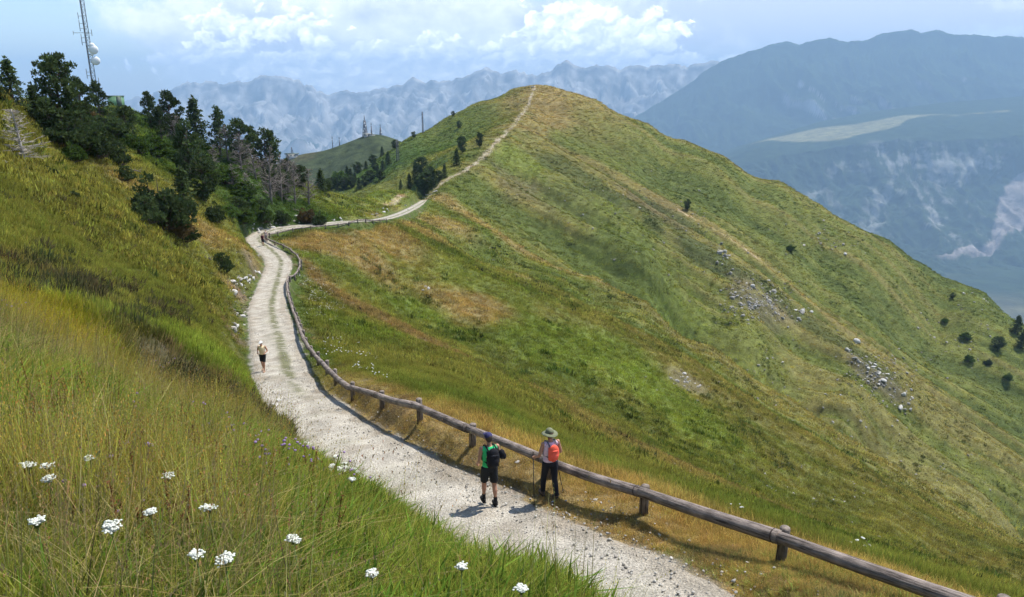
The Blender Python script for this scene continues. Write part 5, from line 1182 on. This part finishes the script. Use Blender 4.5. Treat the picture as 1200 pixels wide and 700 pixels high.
    so_ = link('shirt', evalmesh(m, 'shirt', look['shirt'], .011, 5), e)
    # trousers or shorts
    m = MB(); m.tube([pel+Vector((0, 0, -.10)), pel+Vector((0, 0, .0)), pel+Vector((0, 0, .075))], [.108, .117, .108], 16, True, flat=1.42, up=up)
    for s in 'LR':
        hp, kn, an = g('hip'+s), g('kn'+s), g('an'+s)
        if look['legs'] == 'shorts': m.tube([hp+Vector((0, 0, .04)), hp, hp.lerp(kn, .45), hp.lerp(kn, .86)], [.095, .102, .095, .090], 14)
        else: m.tube([hp+Vector((0, 0, .04)), hp, hp.lerp(kn, .5), kn, kn.lerp(an, .4), kn.lerp(an, .94)], [.098, .103, .088, .070, .068, .058], 14)
    link(look['legs'] if look['legs'] == 'shorts' else 'trousers', evalmesh(m, 'legwear', look['leg_mat'], .011, 5), e)
    # hair and hat
    m = MB(); m.ell(hed+upv*.028-f*.018, (.083, .098, .103), 16, 12, R3); m.ell(hed-upv*.03-f*.05, (.066, .05, .06), 12, 8, R3)
    if look.get('hair'): link('hair', evalmesh(m, 'hair', look['hair'], .01, 3), e)
    if look.get('hat') == 'cap':
        m = MB(); V = []; m.ell(hed+upv*.05-f*.005, (.09, .104, .085), 16, 12, R3); c = link('cap', evalmesh(m, 'cap', look['hat_mat'], .01, 3), e)
        m = MB(); m.ell(hed+upv*.055+f*.11, (.07, .075, .010), 14, 6, R3); link('visor', m.mesh('visor', look['hat_mat']), c)
    if look.get('hat') == 'brim':
        m = MB(); m.ell(hed+upv*.07, (.093, .105, .085), 16, 12, R3); m.tube([hed+upv*.035, hed+upv*.055], [.10, .10], 16); c = link('hat', evalmesh(m, 'hat', look['hat_mat'], .01, 3), e)
        m = MB(); n = 28; V = [hed+upv*.05]; ring = []
        for rr, dz in ((.08, .05), (.13, .036), (.185, .018), (.186, .010), (.13, .028), (.08, .040)):
            for k in range(n): a = 6.2832*k/n; ring.append(hed+side*math.cos(a)*rr+f*math.sin(a)*rr*1.05+upv*(dz+.012*math.sin(2*a+.6)*(rr/.185)))
        Q = [(i*n+k, i*n+(k+1) % n, (i+1)*n+(k+1) % n, (i+1)*n+k) for i in range(5) for k in range(n)]; m.add(ring, Q); link('brim', m.mesh('brim', look['hat_mat']), c)
    # backpack
    if 'pack' in look:
        w, d_, h = look['pack_size']; c = che+Vector((look.get('pack_dx', 0), -.11-d_, -.05)); m = MB(); m.ell(c, (w, d_, h), 18, 14); m.box(c+Vector((0, .03, -h*.1)), (w*.82, d_*.6, h*.72)); m.ell(c+Vector((0, -d_*.5, -h*.28)), (w*.78, d_*.75, h*.5), 14, 10)
        bp = link('backpack', evalmesh(m, 'backpack', look['pack'], .012, 7), e)
        m = MB(); m.ell(c+Vector((0, -d_*.62, h*.35)), (w*.62, d_*.5, h*.16), 12, 8); link('top_pocket', m.mesh('top_pocket', look['pack']), bp)
        for s, sd in (('L', -1), ('R', 1)):
            m = MB(); x_ = sd*.10; m.tube([c+Vector((sd*w*.6, .02, h*.7)), Vector((x_, -.03, nek.z+.015)), Vector((x_, .07, nek.z-.01)), Vector((x_*1.15, .125, che.z-.02)), Vector((x_*1.5, .06, che.z-.18)), c+Vector((sd*w*.7, .05, -h*.55))], [.020]*6, 8, True, flat=.5); link('strap', m.mesh('strap', look.get('strap', look['pack'])), bp)
        if look.get('pouch'): m = MB(); m.ell(c+Vector((w+.06, .04, .05)), (.075, .07, .12), 12, 9); m.ell(c+Vector((w+.12, .06, -.01)), (.05, .06, .08), 12, 9); link('side_pouch', m.mesh('side_pouch', look['pack']), bp)
    return e
def joints(stride=.0, **kw):
    J = dict(pelvis=(0, 0, .95), waist=(0, .01, 1.09), chest=(0, 0, 1.29), neck=(0, .0, 1.475), head=(0, .03, 1.63), shL=(-.185, 0, 1.415), shR=(.185, 0, 1.415), elL=(-.235, -.02, 1.13), elR=(.235, -.02, 1.13), wrL=(-.22, .12, .92), wrR=(.22, .12, .92),
             hipL=(-.092, 0, .92), hipR=(.092, 0, .92), knL=(-.10, .03+stride*.55, .505), knR=(.10, .03-stride*.45, .505), anL=(-.10, stride, .10), anR=(.10, -stride, .10))
    J.update(kw); return J
def stand(px, py):
    q = cast(px, py, 6)
    D, Z, Wd, S, I = road_info(np.array([q[0]]), np.array([q[1]]))
    z = Z[0]-.012+.01 if D[0] < Wd[0]*.85 else q[2]; return (q[0], q[1], z)
K = cloth
pm = stand(574, 594)
person(pm, rad(20), joints(.13, elL=(-.25, -.03, 1.14), wrL=(-.235, .13, 1.0), elR=(.255, .0, 1.15), wrR=(.17, .20, 1.12), head=(-.01, .035, 1.63), turn=.15), 'hiker in green sleeveless shirt with black backpack and black shorts on the gravel road',
       dict(shirt=K('green_shirt', (.05, .62, .22)), legs='shorts', leg_mat=K('black_shorts', (.018, .019, .021)), shoe=K('black_shoes', (.015, .015, .017)), sock=K('black_socks', (.015, .015, .016)), sockh=.30, hair=simple('dark_hair', (.06, .045, .035)), hat='cap', hat_mat=K('navy_cap', (.035, .035, .10)), pack=K('black_backpack', (.012, .012, .016)), pack_size=(.155, .095, .25), pack_dx=.02, pouch=True, curl=.9), 1.0)
pl = stand(644, 584)
lady = person(pl, rad(22), joints(.17, elL=(-.27, .0, 1.14), wrL=(-.30, .20, 1.02), elR=(.27, .0, 1.15), wrR=(.25, .22, 1.05), head=(.0, .05, 1.61)), 'hiker in pale pink top and olive brimmed hat with coral backpack beside the rail',
       dict(shirt=K('pale_pink_top', (.72, .55, .66)), legs='trousers', leg_mat=K('black_trousers', (.016, .017, .024)), shoe=K('brown_grey_shoes', (.10, .075, .06)), sole=K('black_soles', (.02, .02, .02)), hair=simple('brown_hair', (.10, .06, .035)), hat='brim', hat_mat=K('olive_hat', (.16, .17, .10)), pack=K('coral_backpack', (.85, .12, .07)), strap=K('grey_straps', (.12, .12, .14)), pack_size=(.135, .08, .215), curl=1.5, flare=1.05), .965)
def pole(hand, foot, label):
    h, f_ = Vector(hand), Vector(foot); e = empty('trekking_pole', tuple(f_), label, 'trekking pole', 'trekking poles'); d = (h-f_); top = d+d.normalized()*.10
    m = MB(); m.tube([(0, 0, 0), d*.5, d], [.007, .009, .010], 8); link('shaft', m.mesh('shaft', K('dark_pole', (.03, .03, .035))), e); m = MB(); m.tube([d-d.normalized()*.05, top], [.017, .019], 10); link('grip', m.mesh('grip', K('cork_grip', (.05, .04, .035))), e)
    m = MB(); m.tube([d*.05, d*.058], [.030, .030], 12); link('basket', m.mesh('basket', K('black_basket', (.02, .02, .02))), e)
Mw = Matrix.Translation(pl) @ Matrix.Rotation(rad(22), 4, 'Z') @ Matrix.Scale(.965, 4)
hl = Mw @ Vector((-.30, .28, 1.0)); hr = Mw @ Vector((.25, .30, 1.03))
fl = stand(626, 595); fr = Mw @ Vector((.33, -.05, 0)); fr.z = G1(fr.x, fr.y)
pole(hl, fl, 'trekking pole in the left hand of the coral backpack hiker, tip on gravel'); pole(hr, fr, 'trekking pole in the right hand of the coral backpack hiker')
pj = stand(309.5, 436)
person(pj, rad(175), joints(.16, elL=(-.27, -.06, 1.17), elR=(.27, -.06, 1.17), wrL=(-.20, .12, 1.08), wrR=(.20, .12, 1.08), head=(0, .07, 1.62), chest=(0, .03, 1.29), neck=(0, .04, 1.47)), 'white haired walker in pale orange top and black shorts coming up the gravel road',
       dict(shirt=K('pale_orange_top', (.85, .66, .40)), legs='shorts', leg_mat=K('black_walking_shorts', (.016, .016, .018)), shoe=K('tan_shoes', (.35, .22, .15)), hair=HAIRW, hat='cap', hat_mat=K('white_cap', (.8, .79, .75)), curl=1.2, thigh=1.05), .9)
ph = stand(308.5, 289)
person(ph, rad(10), joints(.18), 'tiny far walker in maroon top with dark backpack at the road bend', dict(shirt=K('maroon_top', (.20, .03, .05)), legs='shorts', leg_mat=K('dark_shorts', (.03, .025, .03)), shoe=K('dark_boots', (.04, .03, .03)), hair=simple('dark_hair_far', (.05, .04, .03)), pack=K('dark_red_backpack', (.05, .012, .02)), pack_size=(.16, .10, .25), curl=1.), 1.0)
ph2 = stand(312, 284)
person(ph2, rad(20), joints(-.16), 'tiny far walker in light top just beyond the one in maroon', dict(shirt=K('light_top', (.6, .45, .42)), legs='shorts', leg_mat=K('grey_shorts', (.25, .2, .18)), shoe=K('boots_far', (.04, .03, .03)), hair=simple('fair_hair_far', (.3, .22, .14)), curl=1.), .97)
# ------------------------------------------------------------------ flowers in the foreground meadow
M_PETAL = simple('white_petals', (.56, .57, .49), .85, .2, 90); M_STEM = simple('flower_stem', (.12, .17, .04), .7, .2, 20)
def cast_above(px, py, h, y0=1.3, y1=40):
    a = (px-600)/F; b = (350-py)/F; Y = np.exp(np.linspace(math.log(y0), math.log(y1), 900)); k = Y/(CP+b*SP); x = a*k; z = (-SP+b*CP)*k; g = ground(x, Y)+h; m = np.nonzero(g > z)[0]
    i = m[0]; return x[i], Y[i], z[i]
def yarrow(px, py, r, label, h=.40):
    r *= random.uniform(.6, .8)
    x, y, z = cast_above(px, py, h); g = G1(x, y); H = z-g; e = empty('yarrow', (x, y, g), label, 'flower', 'white yarrow in the foreground'); R = random
    lean = Vector((R.uniform(-.05, .05), R.uniform(-.05, .05), 0)); s = MB(); top = Vector((0, 0, H-.03)); s.tube([lean, lean*.4+Vector((0, 0, H*.5)), top], [.003, .0026, .0022], 5)
    hd = MB(); n = R.randint(17, 34); tx_, ty_ = R.uniform(-.35, .35), R.uniform(-.35, .35)
    for k in range(n):
        a = k*2.39996; rr = r*math.sqrt(k/n)*R.uniform(.85, 1.15); c = Vector((math.cos(a)*rr, math.sin(a)*rr, H+R.uniform(-.005, .005)-rr*rr*2.0+(math.cos(a)*tx_+math.sin(a)*ty_)*rr)); s.tube([top, c-Vector((0, 0, .004))], [.0012, .001], 3, False)
        for j in range(5): b_ = c+Vector((R.gauss(0, .006), R.gauss(0, .006), R.uniform(0, .004))); hd.ell(b_, (.0058, .0058, .0022), 6, 3)
    link('stem', s.mesh('stem', M_STEM), e); link('flower_head', hd.mesh('flower_head', M_PETAL), e)
random.seed(33)
for a in [(130, 617, .034, 'largest white yarrow head, left of centre low in the meadow'), (264, 655, .030, 'big white yarrow head near the lower border, right of the largest one'), (33, 545, .026, 'leftmost white yarrow in the upper row of flowers'), (56, 546, .024, 'second white yarrow from the left in the upper row'), (57, 561, .024, 'white yarrow just under the upper row at the left'), (105, 537, .024, 'third white yarrow of the upper row'),
          (43, 611, .026, 'white yarrow alone near the left border'), (197, 558, .026, 'white yarrow in the middle of the meadow'), (176, 600, .020, 'small white yarrow right above the largest one'), (244, 595, .028, 'loose white yarrow above the big lower one'), (230, 650, .018, 'small white yarrow beside the big lower one'), (344, 632, .026, 'white yarrow pair to the right of the big lower one'),
          (541, 664, .022, 'white yarrow near the grass edge by the road'), (611, 690, .026, 'rightmost white yarrow at the lower border'), (436, 672, .018, 'small white yarrow below the lilac flowers'), (412, 562, .018, 'small white yarrow at the road edge')]: yarrow(*a)
# knapweed, brown seed spikes and other small flowers: countless
M_FLW = leaf_mat('wildflower', .3)
def flower_proto(h, head, hc, sc_, n=3):
    mb = MB(); R = random
    for _ in range(n):
        x, y = R.uniform(-.1, .1), R.uniform(-.1, .1); H = h*R.uniform(.75, 1.15); lx, ly = R.uniform(-.08, .08), R.uniform(-.08, .08); mb.tube([(x, y, 0), (x+lx*.4, y+ly*.4, H*.6), (x+lx, y+ly, H)], [.0022, .002, .0015], 3, False, c=sc_)
        mb.ell((x+lx, y+ly, H), head, 7, 5, None, hc)
    return mb.mesh('wildflower', M_FLW, True, True)
knap = [flower_proto(.42, (.016, .016, .011), (1, 1, 1), (.25, .45, .12)) for _ in range(3)]
def put_fl(name, protos, spots_, s, col, chk=True):
    xs = []; ys = []
    for (cx, cy, jx, jy, n) in spots_:
        for _ in range(n):
            q = cast(random.gauss(cx, jx*.6), random.gauss(cy, jy*.6), 1.5, 200, 700)
            if q is None: continue
            D, Z, Wd, S, I = road_info(np.array([q[0]]), np.array([q[1]]))
            if D[0] > Wd[0]+.1: xs.append(q[0]); ys.append(q[1])
    x = np.array(xs); y = np.array(ys); z = ground(x, y); n = len(x); sc3 = np.repeat((s[0]+(s[1]-s[0])*RNG.random(n))[:, None], 3, 1)
    c = np.array(col)*(1+RNG.normal(0, .12, (n, 1))); scatter(name, protos, np.stack([x, y, z], 1), np.stack([RNG.normal(0, .12, n), RNG.normal(0, .12, n), RNG.uniform(0, 6.28, n)], 1), sc3, np.clip(c, .02, .9), RNG.integers(0, len(protos), n))
put_fl('lilac_wildflowers', knap, [(230, 500, 60, 14, 6), (340, 570, 40, 20, 12), (420, 590, 30, 14, 16), (290, 540, 60, 25, 10), (20, 385, 25, 8, 8), (180, 450, 60, 15, 3), (120, 600, 80, 50, 4)], (.6, .9), (.33, .22, .42))
brown = []
for _ in range(3):
    mb = MB(); R = random
    for k in range(2):
        x, y = R.uniform(-.08, .08), R.uniform(-.08, .08); H = R.uniform(.3, .5); lx = R.uniform(-.1, .1); mb.tube([(x, y, 0), (x+lx, y, H)], [.003, .002], 3, False, c=(1, .8, .5))
        for j in range(40): t = R.random(); p = Vector((x+lx*(.6+.4*t), y, H*(.6+.42*t))); d = Vector((R.gauss(0, 1), R.gauss(0, 1), R.gauss(.5, .6))).normalized()*.016; mb.add([p, p+d, p+Vector((d.y, -d.x, d.z))*.7], (), [(0, 1, 2)], (1.2, .8, .7))
    brown.append(mb.mesh('spike', M_FLW, False, True))
put_fl('brown_seed_spikes', brown, [(150, 560, 120, 60, 60), (350, 560, 100, 40, 40), (200, 650, 150, 30, 30), (560, 650, 60, 20, 14), (80, 500, 60, 20, 25)], (.6, 1.0), (.15, .085, .045))
small = [flower_proto(.16, (.022, .022, .009), (1, 1, 1), (.2, .3, .1), 4) for _ in range(3)]
put_fl('white_wildflowers', small, [(372, 345, 16, 10, 50), (385, 362, 20, 10, 50), (395, 400, 15, 20, 22), (430, 420, 25, 8, 9), (440, 436, 20, 6, 7), (960, 625, 30, 6, 4), (1010, 640, 30, 8, 4), (880, 600, 20, 6, 3), (360, 330, 10, 8, 20), (800, 560, 40, 10, 4), (370, 588, 40, 15, 0), (398, 575, 14, 10, 30)], (1.0, 2.0), (.70, .70, .62))
HAZE=True
# ------------------------------------------------------------------ light, sky, camera
SUN_EL, SUN_AZ = rad(62), rad(56)     # azimuth to the right of straight ahead
sd = Vector((math.sin(SUN_AZ)*math.cos(SUN_EL), math.cos(SUN_AZ)*math.cos(SUN_EL), math.sin(SUN_EL)))
sl = bpy.data.lights.new('sun', 'SUN'); sl.energy = 4.2; sl.angle = rad(.6); sl.color = (1, .955, .88)
so = bpy.data.objects.new('sun', sl); ROOT.objects.link(so); so.rotation_euler = sd.to_track_quat('Z', 'Y').to_euler(); so.location = (0, 0, 50)
def build_world():
    w = bpy.data.worlds.new('World'); sc.world = w; w.use_nodes = True; nt = w.node_tree; nt.nodes.clear(); L = nt.links.new
    out = N(nt, 'ShaderNodeOutputWorld')
    sky = N(nt, 'ShaderNodeTexSky', sky_type='NISHITA'); sky.sun_disc = False; sky.sun_elevation = SUN_EL; sky.sun_rotation = SUN_AZ
    sky.altitude = 1500; sky.air_density = 1.2; sky.dust_density = 1.2; sky.ozone_density = 2
    bg = N(nt, 'ShaderNodeBackground'); bg.inputs[1].default_value = .125; L(sky.outputs[0], bg.inputs[0])
    tc = N(nt, 'ShaderNodeTexCoord'); sx = N(nt, 'ShaderNodeSeparateXYZ'); L(tc.outputs['Generated'], sx.inputs[0])
    def M(op, a, b=None, c=None, clamp=False):
        n = N(nt, 'ShaderNodeMath', operation=op); n.use_clamp = clamp
        for i, v in enumerate((a, b, c)):
            if v is None: continue
            if isinstance(v, (int, float)): n.inputs[i].default_value = v
            else: L(v, n.inputs[i])
        return n.outputs[0]
    az = M('ARCTAN2', sx.outputs[0], sx.outputs[1]); el = M('ARCSINE', sx.outputs[2])
    # degrees
    azd = M('MULTIPLY', az, 57.2958); eld = M('MULTIPLY', el, 57.2958)
    def coord(dx, dy, sx_, sy_):
        c = N(nt, 'ShaderNodeCombineXYZ'); L(M('MULTIPLY', M('ADD', azd, dx), sx_), c.inputs[0]); L(M('MULTIPLY', M('ADD', eld, dy), sy_), c.inputs[1]); return c.outputs[0]
    def noise(v, s, det=8, ro=.6, w_=0., dist=0.):
        n = N(nt, 'ShaderNodeTexNoise'); n.noise_dimensions='2D'; n.inputs['Scale'].default_value = s; n.inputs['Detail'].default_value = det; n.inputs['Roughness'].default_value = ro; n.inputs['Distortion'].default_value = dist
        L(v, n.inputs['Vector']); return n.outputs[0]
    def blob(a, e, ra, re, amp):
        dx = M('DIVIDE', M('SUBTRACT', azd, a), ra); dy = M('DIVIDE', M('SUBTRACT', eld, e), re)
        return M('MULTIPLY', M('EXPONENT', M('MULTIPLY', M('ADD', M('MULTIPLY', dx, dx), M('MULTIPLY', dy, dy)), -1)), amp)
    c0 = coord(0, 0, 1, 1.35)
    def field(bl):
        f = None
        for b in bl: v = blob(*b); f = v if f is None else M('ADD', f, v)
        return f
    nn = N(nt, 'ShaderNodeTexNoise'); nn.noise_dimensions = '2D'; nn.inputs['Scale'].default_value = .55; nn.inputs['Detail'].default_value = 3; nn.inputs['Roughness'].default_value = .6; L(c0, nn.inputs['Vector'])
    sc3 = N(nt, 'ShaderNodeVectorMath', operation='SCALE'); sc3.inputs['Scale'].default_value = 2.2; L(nn.outputs['Color'], sc3.inputs[0])
    wv = N(nt, 'ShaderNodeVectorMath', operation='ADD'); L(c0, wv.inputs[0]); L(sc3.outputs[0], wv.inputs[1])
    def puffs(scale, off):
        ad = N(nt, 'ShaderNodeVectorMath', operation='ADD'); L(wv.outputs[0], ad.inputs[0]); ad.inputs[1].default_value = off
        v = N(nt, 'ShaderNodeTexVoronoi'); v.voronoi_dimensions = '2D'; v.feature = 'F1'; v.inputs['Scale'].default_value = scale; v.inputs['Detail'].default_value = 1.5; v.inputs['Roughness'].default_value = .55; L(ad.outputs[0], v.inputs['Vector']); return M('SUBTRACT', 1, v.outputs['Distance'])
    p1 = puffs(.62, (0, 0, 0)); p2 = puffs(.62, (-.22, .30, 0))
    soft = noise(c0, .13, 2, .5); fine = noise(c0, .8, 5, .62)
    # sheet layer
    dA = M('ADD', M('ADD', field(SHEETS), M('MULTIPLY', M('SUBTRACT', soft, .5), 1.4)), M('MULTIPLY', M('SUBTRACT', fine, .5), .55))
    mrA = N(nt, 'ShaderNodeMapRange'); mrA.interpolation_type = 'SMOOTHSTEP'; mrA.inputs[1].default_value = .15; mrA.inputs[2].default_value = .75; L(dA, mrA.inputs[0])
    sA = M('SUBTRACT', M('ADD', .62, M('ADD', M('MULTIPLY', M('SUBTRACT', soft, .5), 1.6), M('MULTIPLY', M('SUBTRACT', fine, .5), .9))), field(GREYS), clamp=True)
    crA = N(nt, 'ShaderNodeValToRGB'); L(sA, crA.inputs[0]); e = crA.color_ramp.elements; e[0].color = (.54, .60, .74, 1); e[1].color = (1.08, 1.11, 1.19, 1)
    # cumulus layer
    dB = M('ADD', M('ADD', field(CUMULUS), M('MULTIPLY', M('SUBTRACT', p1, .62), .75)), M('MULTIPLY', M('SUBTRACT', fine, .5), .8))
    mrB = N(nt, 'ShaderNodeMapRange'); mrB.interpolation_type = 'SMOOTHSTEP'; mrB.inputs[1].default_value = .42; mrB.inputs[2].default_value = .62; L(dB, mrB.inputs[0])
    sB = M('ADD', .50, M('ADD', M('MULTIPLY', M('SUBTRACT', p1, p2), .75), M('ADD', M('MULTIPLY', M('SUBTRACT', fine, .5), .7), M('MULTIPLY', M('SUBTRACT', p1, .6), .4))), clamp=True)
    crB = N(nt, 'ShaderNodeValToRGB'); L(sB, crB.inputs[0]); e = crB.color_ramp.elements; e[0].color = (.78, .84, .98, 1); e[1].color = (1.62, 1.62, 1.64, 1); m_ = e.new(.5); m_.color = (1.12, 1.16, 1.24, 1)
    mc = N(nt, 'ShaderNodeMix', data_type='RGBA'); L(mrB.outputs[0], mc.inputs[0]); L(crA.outputs[0], mc.inputs[6]); L(crB.outputs[0], mc.inputs[7])
    cover = M('MAXIMUM', mrA.outputs[0], mrB.outputs[0])
    bc = N(nt, 'ShaderNodeBackground'); bc.inputs[1].default_value = CLOUD_STR; L(mc.outputs[2], bc.inputs[0])
    ms = N(nt, 'ShaderNodeMixShader'); L(cover, ms.inputs[0]); L(bg.outputs[0], ms.inputs[1]); L(bc.outputs[0], ms.inputs[2]); L(ms.outputs[0], out.inputs[0])
    w.cycles.sampling_method = 'MANUAL'; w.cycles.sample_map_resolution = 1024
# az, el(deg), radii, amplitude
def AE(px, py): 
    x, y, z = P(px, py, 1.); return math.degrees(math.atan2(x, y)), math.degrees(math.atan2(z, math.hypot(x, y)))
def cb(px, py, rx, ry, amp):
    a, e = AE(px, py); return (a, e, rx/15.1, ry/15.1, amp)
SHEETS = [cb(330, 40, 190, 70, 1.0), cb(560, 80, 220, 70, 1.0), cb(900, 30, 330, 90, 1.15), cb(60, 50, 100, 70, -.5), cb(590, 8, 60, 12, -.4), cb(620, -160, 900, 100, .3)]
CUMULUS = [cb(250, 30, 75, 22, .85), cb(350, 22, 60, 24, .75), cb(180, 76, 50, 14, .75), cb(250, 68, 40, 12, .7), cb(330, 78, 70, 16, .75), cb(410, 66, 70, 20, .85), cb(480, 84, 90, 26, 1.15), cb(400, 92, 90, 12, .6), cb(515, 45, 25, 18, .8), cb(590, 68, 70, 18, .95), cb(650, 24, 45, 30, 1.0), cb(700, 40, 60, 32, 1.0), cb(770, 36, 50, 24, .9), cb(760, 72, 100, 14, .7), cb(860, 72, 70, 10, .6), cb(620, -110, 900, 50, .2)]
GREYS = [cb(1020, 20, 240, 65, .8), cb(910, 8, 100, 22, .3), cb(430, 14, 60, 16, .5), cb(560, 24, 70, 16, .3), cb(300, 52, 120, 8, .3), cb(300, 98, 200, 10, .15)]
CLOUD_STR = 1.0
build_world()
# haze
def haze():
    mb = MB(); X0, X1, Y0, Y1, Z0, Z1 = -26000, 26000, -1500, 26500, BASEZ-1.0, HTOP
    mb.box(((X0+X1)/2, (Y0+Y1)/2, (Z0+Z1)/2), ((X1-X0)/2, (Y1-Y0)/2, (Z1-Z0)/2))
    m, nt, out = new_mat('valley_haze'); pv = N(nt, 'ShaderNodeVolumePrincipled'); pv.inputs['Density'].default_value = 8.6e-5; pv.inputs['Color'].default_value = (.46, .71, 1.0, 1); pv.inputs['Anisotropy'].default_value = 0.0
    nt.links.new(pv.outputs[0], out.inputs['Volume'])
    o = link('haze', mb.mesh('haze', m, False)); tag(o, kind='stuff')
if HAZE: haze()
cam = bpy.data.cameras.new('camera'); co = bpy.data.objects.new('camera', cam); ROOT.objects.link(co)
cam.sensor_width = 36; cam.lens = 36*F/1200; cam.clip_start = .05; cam.clip_end = 120000
co.rotation_euler = (math.pi/2-PITCH, 0, 0); sc.camera = co
sc.view_settings.view_transform = 'Standard'; sc.view_settings.look = 'None'; sc.view_settings.gamma = 1; sc.view_settings.exposure = 0.78
sc.cycles.max_bounces = 5; sc.cycles.diffuse_bounces = 2; sc.cycles.glossy_bounces = 1; sc.cycles.transmission_bounces = 3; sc.cycles.volume_bounces = 0; sc.cycles.transparent_max_bounces = 4
sc.cycles.use_denoising = True; sc.cycles.use_adaptive_sampling = True; sc.cycles.adaptive_threshold = .03
sc.cycles.use_fast_gi = False
